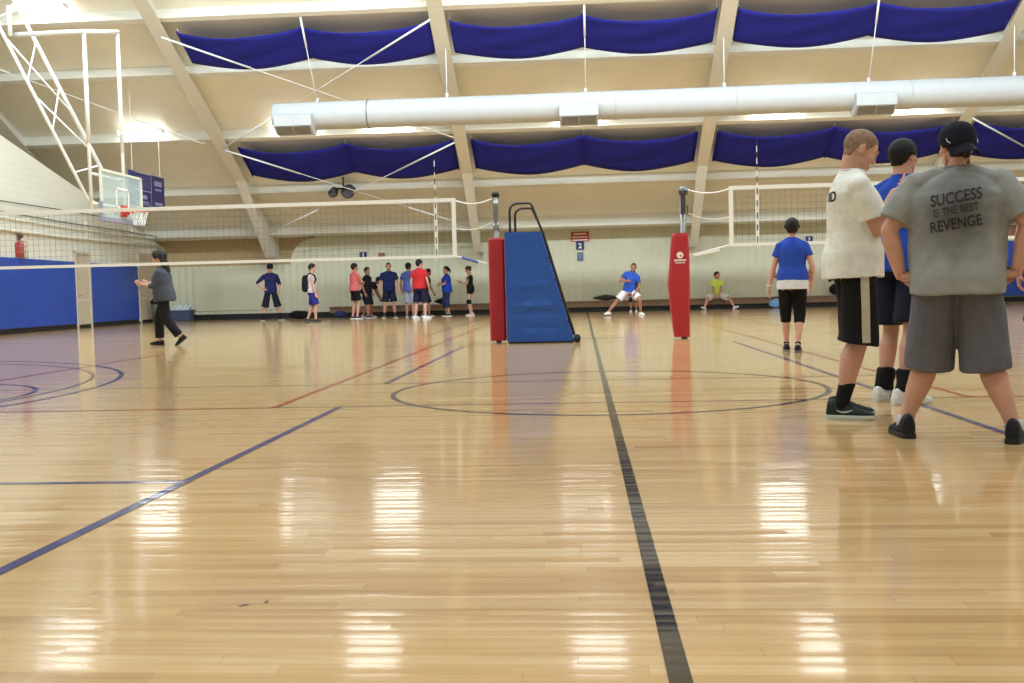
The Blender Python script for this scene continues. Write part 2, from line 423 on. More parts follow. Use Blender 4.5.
# padded wall mats on the left wall and the far right of the back wall
def pad(name, y0, y1, label):
    o = empty(name, on_left((y0+y1)/2, 0, .0)); o.rotation_euler.z = LW
    L = (y1-y0)/math.cos(LW)
    MB().box((.035,0,1.14), (.07,L,1.98)).build('cushion', M_mat, o, bevel=.02)
    MB().box((.02,0,.08), (.04,L,.14)).build('kick_strip', M_black, o)
    MB().box((.04,L/2+.015,1.1), (.08,.03,2.05)).build('edge_trim', M_white, o)
    return tag(o, label, 'wall pad', 'blue wall pads on the side wall')
pad('wall_pad', 22.6, 30.9, 'long blue wall pad below the red alarm on the side wall')
pad('wall_pad', 32.2, 36.3, 'shorter blue wall pad between the two tan doors')
o = empty('wall_pad', (19, YB, 0)); tag(o, 'blue wall pad on the back wall, seen past the grey shirt man\'s right arm', 'wall pad')
MB().box((0,-.04,1.3), (5.9,.07,2.1)).build('cushion', M_mat, o, bevel=.02); MB().box((0,-.02,.12), (5.9,.04,.2)).build('kick_strip', M_black, o)
o = empty('notice_board', (16.45, YB, 2.72)); tag(o, 'small brown notice board above the blue pad on the back wall', 'notice board')
MB().box((0,-.02,0), (.55,.03,.46)).build('board', mat('cork', (150,110,92), .9, var=.2, vscale=20), o)
f = MB()
for dx, dz, sx, sz in ((0,.24,.6,.04),(0,-.24,.6,.04),(.28,0,.04,.52),(-.28,0,.04,.52)): f.box((dx,-.025,dz), (sx,.05,sz))
f.build('frame', M_white, o)

# bench along the back wall
bx0, bx1 = -9.9, 15.8
o = empty('bench', ((bx0+bx1)/2, 39.1, 0)); tag(o, 'long low brown bench running along the back wall', 'bench')
MB().box((0,0,.40), (bx1-bx0,.75,.05)).build('seat', M_wood, o, bevel=.008)
MB().box((0,-.30,.28), (bx1-bx0-.02,.03,.19)).build('apron', M_wood, o)
for i in range(9):
    MB().box(((i/8-.5)*(bx1-bx0-.4),0,.0925), (.08,.6,.185)).build('leg', M_blackm, o)
MB().box((0,.02,.09), (bx1-bx0-.1,.5,.18)).build('plinth', M_black, o)

# ------------------------------------------------------------------ ceiling lights
def make_light(x, y, z, label):
    o = empty('ceiling_light', (x,y,z)); o.rotation_euler.x = -.0
    MB().loft([[(-.72,-.13,.09),(.72,-.13,.09),(.72,.13,.09),(-.72,.13,.09)],[(-.66,-.09,.16),(.66,-.09,.16),(.66,.09,.16),(-.66,.09,.16)]]).build('housing', M_white, o)
    l = MB(); 
    prof = [(-.15,.088),(-.15,.03),(-.10,-.01),(.10,-.01),(.15,.03),(.15,.088)]
    l.prism([(a,b) for a, b in prof], -.74, .74, 'x'); l.build('lens', M_lens, o)
    MB().box((0,0,.166), (1.25,.15,.008)).build('added_glow_strip', M_up, o)  # glowing strip added on the housing to brighten the roof above
    for s in (-1,1): MB().box((s*.748,0,.05), (.016,.32,.12)).build('end_cap', M_white, o)
    for s in (-.5,.5): MB().tube([(s,0,.15),(s,0,max(.3,roof(y)-z+.02))], .012, 6).build('hanger', M_white, o)
    return tag(o, label, 'ceiling light', 'fluorescent lights under the sloped ceiling')
LT1 = [(-14.7,'lit ceiling light above the glass basketball backboard'), (-9.5,'lit ceiling light half hidden behind the left end of the white duct'),
       (-6.35,'lit ceiling light below the duct between its first and second air vent'), (.05,'lit ceiling light just right of the duct\'s middle air vent'),
       (6.45,'lit ceiling light left of the duct\'s third air vent, over the white shirt man'), (10.75,'lit ceiling light just right of the duct\'s third air vent')]
for x, l in LT1: make_light(x, 33.1, 6.46, l)
make_light(-15.2, 27.9, 9.22, 'lit ceiling light in the corner above the hoop\'s slanted truss')
LT2 = [(-6.2,'top-edge ceiling light over the second duct hanger, mirrored low on the floor'),(.3,'top-edge ceiling light over the middle air vent, mirrored beside the black line'),(6.65,'top-edge ceiling light mirrored on the floor right of the black line')]
for x, l in LT2: make_light(x, 28.0, 9.45, l)
def area(x, y, z, sx, sy, p):
    L = bpy.data.lights.new('high_bay_and_fill_lamp', 'AREA'); L.shape = 'RECTANGLE'; L.size = sx; L.size_y = sy; L.energy = p; L.color = (.72,.875,1)
    o = bpy.data.objects.new('high_bay_and_fill_lamp', L); COL.objects.link(o); o.location = (x,y,z); return o
for y, p_ in ((22.5,260), (15,240), (8,225), (1,200)):
    for x in (-13, -6.2, .5, 6.8, 13): area(x, y, roof(max(y,22))-.5, 1.5, .6, p_)
for x in (-13.2, -7.8, -2.6, 2.8, 8, 13.4):  # fill lamps added out of view, tilted to brighten the back wall and roof
    area(x, 19.5, roof(22)-.5, 1.5, .6, 620).rotation_euler.x = R(35)

# ------------------------------------------------------------------ duct
o = empty('air_duct', (0, 29.7, 6.23)); tag(o, 'long white round air duct hung below the sloped ceiling', 'duct')
x0, x1, r = -9.05, 20.7, .41
def ring(x, rr, n=28): return [(x, rr*math.cos(2*PI*i/n), rr*math.sin(2*PI*i/n)) for i in range(n)]
rings = [ring(x0, .05), ring(x0, r-.02), ring(x0+.03, r)]
x = x0+.3
while x < x1: rings.append(ring(x, r*(1+random.uniform(-.008,.008)))); x += .45
rings.append(ring(x1, r)); MB().loft(rings).build('tube', M_duct, o, True)
for x in (-6.2,-2.9,1.1,4.55,7.85,9.45,12.5): MB().loft([ring(x-.015,r+.004),ring(x-.015,r+.012),ring(x+.015,r+.012),ring(x+.015,r+.004)]).build('seam_band', M_grey if x in(-6.2,) else M_duct, o, True)
for vx in (-8.35, .03, 8.4):
    v = MB(); pr = [(-.42,.02),(-.62,-.06),(-.62,-.36),(-.36,-.58),(-.05,-.58),(.1,-.38),(0,.0)]
    v.prism(pr, vx-.56, vx+.56, 'x'); d = v.build('diffuser', M_duct, o, bevel=.01)
    g_ = MB(); a, b = V((0,-.625,-.365)), V((0,-.355,-.592)); n_ = V((0,-.645,-.765))
    g_.bar(a+V((vx-.50,0,0))*1+(b-a)*.5+n_*.004, V((vx+.50,0,0))+a+(b-a)*.5+n_*.004, .32, .01, up=n_)
    gr = g_.build('grille', mat('grille_shade', (92,86,78), .6), d)
    s_ = MB()
    for i in range(8):
        c = a+(b-a)*(.08+.84*i/7)+n_*.012; s_.bar(c+V((vx-.5,0,0)), c+V((vx+.5,0,0)), .012, .014, up=n_)
    s_.bar(a+V((vx,0,0))+n_*.014, b+V((vx,0,0))+n_*.014, .05, .02, up=n_)
    s_.build('louvre', mat('louvre_paint', (150,142,130), .5), d)
for hx in (-7.75,-3.85,.24,4.25,8.35,12.4):
    a = V((hx,-.0,r-.01)); MB().tube([a, a+V((0,0,.12))], .045, 8).build('hanger_clip', M_bracew, o, True)
    if hx in (-7.75,.24,8.35):
        top = V((hx-.12*(hx<-1), 28.55-29.7, roof(28.55)-6.23-.32)); mid = top+(a-top)*.36
        t = MB(); t.tube([a,top], .014, 6); t.tube([mid,top], .032, 8); t.build('hanger_rod', M_bracew, o, True)
    else:
        t = MB(); t.tube([a, V((hx,0,roof(29.7)-.4-6.23))], .014, 6); t.build('hanger_rod', M_bracew, o, True)

# ------------------------------------------------------------------ blue swagged banners
def banner(xa, xb, y0, y1, label, rowg):
    me = MB(); nx, ny = 40, 8; vs = []; fs = []
    mid = (xa+xb)/2
    for k in range(2):
        for i in range(nx+1):
            x = xa+(xb-xa)*i/nx
            t = (x-xa)/(mid-xa) if x <= mid else (x-mid)/(xb-mid)
            sag = (.24 if y0 < 30 else .27)*4*t*(1-t)
            for j in range(ny+1):
                y = y0+(y1-y0)*j/ny
                z = roof(y)-(.50 if y0 < 30 else .42)-sag*(1+.08*math.sin(j*1.3+i*.35))-k*.012
                vs.append((x,y,z))
    N = (nx+1)*(ny+1)
    for i in range(nx):
        for j in range(ny):
            a = i*(ny+1)+j; fs.append((a,a+1,a+ny+2,a+ny+1)); fs.append((N+a,N+a+ny+1,N+a+ny+2,N+a+1))
    for i in range(nx):
        a = i*(ny+1); b = a+ny; fs.append((a,a+ny+1,N+a+ny+1,N+a)); fs.append((b,N+b,N+b+ny+1,b+ny+1))
    for i0 in (0, nx*(ny+1)):
        for j in range(ny): a = i0+j; fs.append((a,a+1,N+a+1,N+a))
    me.add(vs, fs)
    o = empty('ceiling_banner', (mid,(y0+y1)/2,roof(y1)-.4)); tag(o, label, 'banner', rowg)
    b = me.build('fabric', M_navy, o, True); b.matrix_parent_inverse = Matrix.Translation(-o.location)
    for xx in (xa, mid, xb):
        h = MB().bar((xx,y0,roof(y0)-.46), (xx,y1,roof(y1)-.46), .03, .05); q = h.build('hem_bar', M_navy, o); q.matrix_parent_inverse = Matrix.Translation(-o.location)
    for xx in (xa, mid, xb):
        for yy in (y0+.1, y1-.1):
            h = MB().bar((xx,yy,roof(yy)+.02), (xx,yy,roof(yy)-.46), .02, .02)
            q = h.build('hook', M_white, o); q.matrix_parent_inverse = Matrix.Translation(-o.location)
UA = 'blue swags of the upper row'; UB = 'blue swags of the lower row'
banner(-11.6,-4.2, 28.75,29.9, 'blue swagged banner above the duct, directly over the banner behind the black floodlights', UA)
banner(-3.6,3.95, 28.75,29.9, 'blue swagged banner above the duct\'s middle air vent', UA)
banner(4.55,12.2, 28.75,29.9, 'blue swagged banner above the duct\'s third air vent', UA)
banner(12.8,20.2, 28.75,29.9, 'sliver of blue banner at the top edge, beyond the last visible rafter', UA)
banner(-11.6,-4.2, 33.73,35.2, 'blue swagged banner below the duct, just over the black floodlights', UB)
banner(-3.6,3.95, 33.73,35.2, 'blue swagged banner below the duct, over the padded referee stand', UB)
banner(4.6,12.2, 33.73,35.2, 'blue swagged banner behind the shaved head of the white shirt man', UB)
banner(12.85,20.2, 33.73,35.2, 'blue swagged banner behind the dark backwards cap', UB)

# black floodlights on the purlin
o = empty('floodlight', (-8.55, 36.05, roof(36.05)-.40)); tag(o, 'pair of black floodlights on one bracket below the lower blue banner', 'floodlight')
MB().tube([(-.45,0,-.05),(.45,0,-.05)], .03, 8).tube([(0,0,-.05),(0,0,.36)], .03, 8).build('bracket', M_blackm, o, True)
for dx, dz, rr, l in ((-.34,-.12,.17,.3),(.22,-.1,.24,.42)):
    h = MB(); h.tube([(dx,.18,dz),(dx,.05,dz),(dx,-l*.6,dz-.1),(dx,-l*.75,dz-.13)], [rr*.5,rr*.85,rr,rr*.98], 16); h.build('lamp_head', M_blackm, o, True)
    MB().ell((dx,-l*.76,dz-.13), (rr*.85,.03,rr*.85)).build('lamp_glass', mat('dark_lens', (70,72,78), .2), o, True)

# ------------------------------------------------------------------ signs and alarm
def sign(name, x0, z0, x1, z1, m, label, cat='sign'):
    o = empty(name, ((x0+x1)/2, YB-.045, (z0+z1)/2)); tag(o, label, cat)
    MB().box((0,.01,0), (x1-x0,.03,z1-z0)).build('plate', m, o); return o
s = sign('wall_sign', -.36, 2.77, .34, 3.14, M_signred, 'red two-line sign above the navy number 2 on the back wall')
t = MB()
for z, w in ((.10,.5),(-.03,.6)):
    for i in range(9): t.box((-w/2+w*(i+.5)/9,-.008,z), (w/9*.72,.004,.06))
t.box((0,-.008,-.14), (.62,.004,.035)); t.build('lettering', M_letter, s)
s = sign('wall_sign', -.17, 2.44, .14, 2.76, M_signblue, 'navy sign with a white number 2 on the back wall')
t = MB(); flat_text(t, '2', .27, (0,-.008,-.02), bold=.008); t.build('lettering', M_letter, s)
s = sign('wall_sign', -.13, 2.01, .1, 2.33, M_signgrey, 'small slate sign under the number 2 sign')
t = MB(); t.box((0,-.008,.07), (.16,.004,.03)).box((0,-.008,.0), (.12,.004,.015)).box((0,-.008,-.05), (.03,.004,.09)); t.build('lettering', mat('pale_print', (150,165,185), .6), s)
s = sign('wall_sign', -8.78, 2.31, -8.5, 2.57, M_signblue, 'small navy sign with a white 1 above the pink shirt man')
t = MB(); flat_text(t, '1', .22, (0,-.008,-.01), bold=.012); t.build('lettering', M_letter, s)
s = sign('wall_sign', 8.68, 2.46, 8.95, 2.72, M_signblue, 'small navy sign just beside the blue shirt woman\'s shoulder')
t = MB(); flat_text(t, '3', .2, (0,-.008,-.01), bold=.01); t.build('lettering', M_letter, s)
o = empty('wall_sign', (-7.9, YB-.03, 2.39)); tag(o, 'small faded red-brown sign above the bearded man', 'sign')
MB().box((0,.01,0), (.26,.05,.26)).build('plate', mat('faded_red', (150,100,92), .6), o); MB().box((0,-.02,-.06), (.2,.01,.09)).build('print', mat('dark_red', (110,60,60), .6), o)
o = empty('fire_alarm', on_left(27.35, 2.14, .01)); o.rotation_euler.z = LW; tag(o, 'red caged fire alarm on the side wall above the long blue pad', 'fire alarm')
MB().box((.05,0,.22), (.1,.34,.4)).build('body', mat('alarm_red', (170,50,45), .5), o, bevel=.015)
MB().tube([(.05,0,.42),(.06,0,.56)], .03, 8).ell((.09,0,.62), (.07,.09,.07)).build('bell', mat('bell_brown', (90,52,46), .5), o, True)
c = MB()
for i in range(5): c.tube([(.16,-.2+.1*i,.0),(.16,-.2+.1*i,.46)], .008, 6)
for z in (.0,.15,.31,.46): c.tube([(.01,-.2,z),(.16,-.2,z),(.16,.2,z),(.01,.2,z)], .008, 6)
c.build('cage', mat('cage_wire', (190,120,110), .5), o, True)

# ------------------------------------------------------------------ basketball hoop
o = empty('basketball_hoop', (-11.5,24.5,2.7)); tag(o, 'glass basketball hoop hung from the ceiling on a white tube truss', 'basketball hoop')
def hp(mb, name, m, smooth=False, bevel=0):
    q = mb.build(name, m, o, smooth, bevel); q.matrix_parent_inverse = Matrix.Translation(-o.location); return q
bY0, bY1, bz0, bz1, bX = 23.42, 25.62, 2.86, 4.02, -11.45
hp(MB().box((bX,(bY0+bY1)/2,(bz0+bz1)/2), (.015,bY1-bY0-.06,bz1-bz0-.06)), 'backboard', M_glass)
f = MB()
for y in (bY0,bY1): f.box((bX,y,(bz0+bz1)/2), (.05,.06,bz1-bz0))
for z in (bz0,bz1): f.box((bX,(bY0+bY1)/2,z), (.05,bY1-bY0,.06))
hp(f, 'backboard_frame', M_white)
f = MB(); yc = (bY0+bY1)/2
for y in (yc-.33,yc+.33): f.box((bX+.012,y,3.42), (.006,.05,.5))
for z in (3.19,3.65): f.box((bX+.012,yc,z), (.006,.7,.05))
hp(f, 'target_square', M_letter)
f = MB()
f.box((bX,yc,bz0-.02), (.1,bY1-bY0+.1,.12)); f.box((bX,bY0-.03,bz0+.2), (.1,.06,.4)); f.box((bX,bY1+.03,bz0+.2), (.1,.06,.4))
hp(f, 'edge_padding', mat('grey_padding', (142,142,156), .7), bevel=.015)
rc = V((bX+.42,yc,3.10))
f = MB(); f.tube([rc+V((.24*math.cos(t),.24*math.sin(t),0)) for t in [2*PI*i/28 for i in range(29)]], .02, 8)
hp(f, 'rim', M_orange, True)
f = MB(); f.box((bX+.10,yc,3.07), (.2,.2,.12)); f.bar((bX+.18,yc-.08,3.02),(rc.x-.2,yc-.1,3.09),.03,.05); f.bar((bX+.18,yc+.08,3.02),(rc.x-.2,yc+.1,3.09),.03,.05); f.box((bX+.03,yc,3.1),(.04,.3,.28))
hp(f, 'rim_bracket', M_orange)
f = MB()
for i in range(12):
    a0 = 2*PI*i/12
    for sg in (1,-1):
        f.tube([rc+V((rr*math.cos(a0+sg*k*.26), rr*math.sin(a0+sg*k*.26), -dz)) for k, (rr, dz) in enumerate(((.24,0),(.19,.12),(.15,.24),(.13,.36)))], .004, 4)
hp(f, 'hoop_net', M_tape)
for y in (23.15,24.9):
    zt_ = 7.2 if y < 24 else 7.66; f = MB().tube([(bX-.12,y,2.95),(bX-.12,y,zt_)], .042, 10); f.tube([(bX-.12,y,4.6),(bX-.12,y,zt_-.4)], .05, 10); hp(f, 'mast', M_bracew, True)
hp(MB().tube([(bX-.12,24.95,7.66),(bX-.12,23.1,7.2),(-13.45,23.5,7.3)], .055, 10), 'cross_tube', M_bracew, True)
f = MB().tube([(bX-.12,23.15,3.2),(bX-.12,24.9,3.2)], .035, 8); f.tube([(bX-.12,23.15,3.9),(bX-.12,24.9,3.9)], .035, 8); f.tube([(bX-.12,24.5,3.2),(bX,24.5,3.2)], .03, 8); f.tube([(bX-.12,24.5,3.9),(bX,24.5,3.9)], .03, 8); hp(f, 'backboard_mount', M_bracew, True)
A0, A1, B0, B1 = V((-11.55,23.75,4.0)), V((-15.3,23.6,11.9)), V((-11.62,23.12,3.25)), V((-15.6,23.05,11.6))
hp(MB().tube([A0,A1], .052, 10), 'brace_tube', M_bracew, True); hp(MB().tube([B0,B1], .042, 10), 'brace_tube', M_bracew, True)
def PA(t): return A0+(A1-A0)*t
def PB(t): return B0+(B1-B0)*t
for a, b in ((PA(.26),PB(.20)),(PA(.40),PB(.34)),(PB(.47),PA(.18)),(PB(.30),PA(.06)),(PA(.5),PB(.52)),(PA(.56),PB(.75)),(PA(.02),PB(.08))):
    hp(MB().tube([a,b], .022, 6), 'lattice_strut', M_bracew, True)
hp(MB().tube([(-13.4,23.2,7.2),(-13.4,23.2,7.9)], .05, 8), 'clamp', M_bracew, True)

o = empty('sponsor_panel', (-14.2,32.25,3.9)); tag(o, 'navy sponsor panel with pale lettering hanging behind the glass backboard', 'panel')
def sp_(mb, n, m): q = mb.build(n, m, o); q.matrix_parent_inverse = Matrix.Translation(-o.location)
sp_(MB().box((-14.2,32.25,4.45), (.06,2.6,1.1)), 'board', mat('panel_navy', (50,50,108), .5))
t = MB(); X = -14.165
t.box((X,31.9,4.98),(.004,1.2,.03)).box((X,31.9,4.42),(.004,1.2,.03)).box((X,32.5,4.7),(.004,.03,.56)).box((X,31.9,3.98),(.004,1.2,.02)).box((X,32.48,4.2),(.004,.02,.44))
for y, z, w, h in ((31.9,4.22,.5,.13),(31.9,4.05,.8,.05),(33.05,4.75,.6,.16),(33.05,4.55,.5,.06),(33.05,4.08,.6,.1)):
    for i in range(5): t.box((X,y-w/2+w*(i+.5)/5,z),(.004,w/5*.75,h))
sp_(t, 'lettering', mat('panel_print', (165,165,205), .6))
t = MB()
for i in range(5): t.box((X,31.9,4.86-.08*i), (.004,.9,.03))
sp_(t, 'print', mat('panel_print_dim', (98,98,150), .6))
t = MB()
for y in (31.2,33.3): t.tube([(-14.2,y,4.95),(-14.2,y,roof(y)-.05)], .012, 6)
sp_(t, 'hanger', M_white)

# ------------------------------------------------------------------ volleyball posts, nets, referee stand
NY = 17.0
def post(name, x, label):
    o = empty(name, (x,NY,0)); return tag(o, label, 'volleyball post')
o = post('volleyball_post', -1.42, 'volleyball post in a straight red pad beside the blue referee stand')
MB().tube([(0,0,0),(0,0,2.46)], .045, 14).build('pole', M_grey, o, True)
MB().tube([(.0,-.03,2.50),(.0,.03,2.50)], .065, 16).build('pulley', M_blackm, o, True)
MB().tube([(-.05,0,1.95),(.05,0,1.95)], .06, 10).box((0,-.05,2.2),(.08,.06,.3)).build('winch', M_grey, o)
rb = MB()
def sq(hx0, hx1, hy, z): 
    c = .03
    return [(hx0+c,-hy,z),(hx1-c,-hy,z),(hx1,-hy+c,z),(hx1,hy-c,z),(hx1-c,hy,z),(hx0+c,hy,z),(hx0,hy-c,z),(hx0,-hy+c,z)]
rb.loft([sq(-.13,.13,.13,.03),sq(-.135,.135,.135,.06),sq(-.135,.135,.135,.9),sq(-.135,.135,.135,1.74),sq(-.12,.12,.12,1.77)]); rb.build('post_pad', M_red, o)
o = post('volleyball_post', 1.68, 'volleyball post in a bulging red pad with a white emblem')
MB().tube([(0.04,0,0),(0.04,0,2.54)], .05, 14).build('pole', M_grey, o, True)
w = MB(); w.box((.04,-.06,2.3),(.08,.06,.42)); w.tube([(-.03,-.1,2.45),(.11,-.1,2.45)], .05, 12); w.tube([(.04,-.1,2.2),(.1,-.16,2.2),(.1,-.16,2.08)], .014, 6); w.build('winch', mat('dark_winch', (80,80,78), .4, metal=.5), o)
rb = MB(); rb.loft([sq(-.13,.12,.13,.03),sq(-.135,.12,.135,.06),sq(-.19,.125,.14,.55),sq(-.22,.13,.15,.94),sq(-.19,.13,.14,1.25),sq(-.15,.12,.13,1.72),sq(-.13,.11,.12,1.77)]); pd = rb.build('post_pad', M_red, o)
e = MB(); c = V((-.03,-.139,1.40))
n = 20
rg = lambda r0: [c+V((r0*math.cos(2*PI*i/n),0,r0*math.sin(2*PI*i/n))) for i in range(n)]
e.add(rg(.055)+rg(.03), [(i,(i+1)%n,n+(i+1)%n,n+i) for i in range(n)]); e.box(c+V((-.012,0,.0)),(.02,.004,.06)); e.box(c+V((.01,0,.012)),(.03,.004,.02))
for k, (z, w_, h) in enumerate(((1.315,.2,.03),(1.272,.16,.018))):
    for i in range(8): e.box((-.03-w_/2+w_*(i+.5)/8,-.143,z),(w_/8*.7,.004,h))
e.build('emblem', M_letter, pd)

def net(x0, x1, zt, zb, label, endx, antx, postx, sgn):
    o = empty('volleyball_net', ((x0+x1)/2, NY, zb)); tag(o, label, 'volleyball net')
    def P(mb, n, m, sm=False): q = mb.build(n, m, o, sm); q.matrix_parent_inverse = Matrix.Translation(-o.location); return q
    P(MB().box(((x0+x1)/2,NY,zt-.03), (x1-x0,.012,.065)), 'top_tape', M_tape)
    P(MB().box(((x0+x1)/2,NY,zb+.025), (x1-x0,.012,.05)), 'bottom_tape', M_tape)
    P(MB().box((endx,NY,(zt+zb)/2), (.07,.014,zt-zb)), 'side_tape', M_tape)
    P(MB().box((antx,NY,(zt+zb)/2), (.055,.016,zt-zb)), 'side_tape', M_tape)
    m = MB(); n = int((x1-x0)/.1)
    for i in range(n+1): m.box((x0+(x1-x0)*i/n,NY,(zt+zb)/2), (.003,.003,zt-zb))
    for i in range(1,10): m.box(((x0+x1)/2,NY,zb+(zt-zb)*i/10), (x1-x0,.003,.003))
    P(m, 'mesh_netting', M_cord)
    a = MB()
    for i in range(18): a.tube([(antx,NY-.015,zb+.1*i-.05),(antx,NY-.015,zb+.1*i+.05)], .008, 6, mi=i%2)
    P(a, 'antenna', [M_tape, M_blackm])
    for i, (za, zp, r_) in enumerate(((zt-.03,zt+.0,.011),(zb+.03,zb-.16,.011),((zt+zb)/2,(zt+zb)/2+.12,.006))):
        pts = [V((endx,NY,za))+(V((postx,NY,zp))-V((endx,NY,za)))*t-V((0,0,(.09 if i != 1 else .0)*4*t*(1-t))) for t in [k/8 for k in range(9)]]
        P(MB().tube(pts, r_, 6), 'tension_cord', M_tape, True)
    if sgn < 0: P(MB().tube([(endx+.12,NY,zb-.0),(endx+.4,NY,zb-.09)], .022, 8), 'strap_sleeve', mat('blue_strap', (70,100,160), .7))
    else: P(MB().tube([(endx-.62,NY,zb-.14),(endx-.2,NY,zb-.06)], .02, 8), 'strap_sleeve', M_tape)
net(-11.8, -2.12, 2.47, 1.46, 'volleyball net hanging in front of the players along the back wall', -2.14, -2.45, -1.42, -1)
net(2.5, 12.2, 2.53, 1.53, 'volleyball net behind the blue shirt woman', 2.52, 2.95, 1.72, 1)

o = empty('referee_stand', (-.7,16.6,0)); tag(o, 'tall tapered referee stand in a blue pad with a black tube rail', 'referee stand')
def P(mb, n, m, sm=False, bevel=0): q = mb.build(n, m, o, sm, bevel); q.matrix_parent_inverse = Matrix.Translation(-o.location); return q
# padded tapered body with a few soft folds
rings = []
for k in range(41):
    t = k/40; z = .03+1.80*t; xl = -1.235+(-.005)*t; xr = -.135+(-.65+.135)*t
    fold = (.018*math.exp(-((z-.62)/.05)**2)-.018*math.exp(-((z-.5)/.05)**2)+.012*math.exp(-((z-.95)/.06)**2)-.012*math.exp(-((z-.25)/.05)**2))
    y0 = 16.42; nn = 12
    front = [(xl+(xr-xl)*i/nn, y0-fold*math.sin(PI*i/nn)*(1+.5*math.sin(i*1.7)), z+.03*math.sin(i*.8)*fold*20) for i in range(nn+1)]
    rings.append(front+[(xr,16.95,z),(xl,16.95,z)])
P(MB().loft(rings), 'padded_cover', M_stand)
for y, dz, dx in ((16.46,0,0),(16.88,-.05,.06)):
    pts = [(-1.15+dx,y,1.79),(-1.15+dx,y,2.18+dz)]+[(-1.15+dx+.12-.12*math.cos(t),y,2.18+dz+.12*math.sin(t)) for t in (R(30),R(60),R(90))]+[(-.84,y,2.30+dz)]+[(-.84+.06*math.sin(t),y,2.24+dz+.06*math.cos(t)) for t in (R(40),R(75))]+[(-.62,y,1.83),(-.13,y,.12)]
    P(MB().tube(pts, .02, 8), 'hand_rail', M_blackm, True)
for z in (.35,.7,1.05,1.4): 
    xr = -.17-.51*z/1.8; P(MB().tube([(xr+.05,16.4,z),(xr+.05,16.9,z)], .016, 8), 'rung', M_blackm, True)
for y in (16.35,16.93):
    P(MB().tube([(-.085,y-.025,.058),(-.085,y+.025,.058)], .058, 18), 'wheel', M_rubber, True)
P(MB().box((-.68,16.7,.015), (1.08,.5,.03)), 'base_frame', M_blackm)
# ------------------------------------------------------------------ people
# Body frame: +Y is where the person faces, +X the right-hand side, Z up; metres for a 1.78 m adult, scaled per person.
def rotv(v, axis, deg): return Quaternion(V(axis), R(deg)) @ V(v)
def ik(a, b, l1, l2, pole):
    a, b = V(a), V(b); d = b-a; L = min(d.length, (l1+l2)*.999); d.normalize(); b = a+d*L
    x = (l1*l1-l2*l2+L*L)/(2*L); h = math.sqrt(max(0, l1*l1-x*x))
    p = V(pole); p = (p-d*p.dot(d)); p = p.normalized() if p.length > 1e-5 else d.orthogonal().normalized()
    return a+d*x+p*h, b
def frame3(right, fwd, up): return Matrix((right, fwd, up)).transposed()

TORSO_M = [(-.10,.095,.085,-.01),(-.03,.165,.115,-.012),(.06,.163,.11,-.005),(.17,.148,.10,0),(.27,.158,.112,.004),(.36,.170,.115,0),(.43,.168,.10,-.01),(.485,.125,.08,-.016),(.53,.066,.062,-.012)]
TORSO_F = [(-.10,.10,.09,-.012),(-.03,.172,.122,-.018),(.06,.160,.112,-.008),(.17,.130,.095,0),(.27,.138,.108,.012),(.35,.150,.120,.014),(.43,.150,.095,-.006),(.485,.110,.075,-.016),(.53,.056,.056,-.012)]
TORSO_H = [(-.10,.12,.12,-.01),(-.03,.212,.16,-.01),(.06,.226,.175,.012),(.17,.230,.18,.02),(.27,.228,.165,.008),(.36,.226,.15,-.004),(.43,.205,.125,-.014),(.485,.145,.092,-.018),(.53,.078,.075,-.014)]

def hand_mesh(mb, w, d, pn, side, curl, thick=1.0, spread=.0, thumb=.6):
    """palm, four unequal fingers with three joints each and a thumb from the side of the palm"""
    d = d.normalized(); pn = (pn-d*pn.dot(d)).normalized(); x = d.cross(pn)*1.0
    if x.dot(side) < 0: x = -x                            # x points to the thumb side
    rings = []
    for t, hw, ht in ((-.02,.026,.02),(.0,.029,.018),(.03,.037,.017),(.065,.041,.0155),(.09,.040,.013)):
        c = w+d*t; rings.append([c+x*hw*math.cos(2*PI*i/14)+pn*ht*math.sin(2*PI*i/14) for i in range(14)])
    mb.loft(rings)
    ax = d.cross(pn).normalized()
    for k, (o, L) in enumerate(((.030,.068),(.010,.078),(-.011,.073),(-.030,.058))):
        p = w+d*(.085-.006*abs(k-1.3))+x*o; dd = (d+x*o*spread*6).normalized(); pts = [p-d*.02, p]; cc = curl*(1+.12*(k-1))
        for s, a in ((.45,.75),(.31,1.05),(.24,.7)):
            dd = Quaternion(ax, cc*a) @ dd
            if (Quaternion(ax, .1) @ d).dot(pn) < 0: pass
            pts.append(pts[-1]+dd*L*s)
        mb.tube(pts, [q*thick for q in (.0095,.0095,.0088,.008,.0068)], 8, True)
    p = w+d*.022+x*.026; dd = (d*.62+x*.66+pn*.35).normalized(); q = p+dd*.042; d2 = (dd+d*.5+pn*.35*curl-x*.25*thumb).normalized()
    r_ = q+d2*.03; mb.tube([w+d*.012+x*.012, p, q, r_, r_+(d2+pn*.2).normalized()*.022], [.015,.0135*thick,.0115*thick,.0105*thick,.008*thick], 8, True)

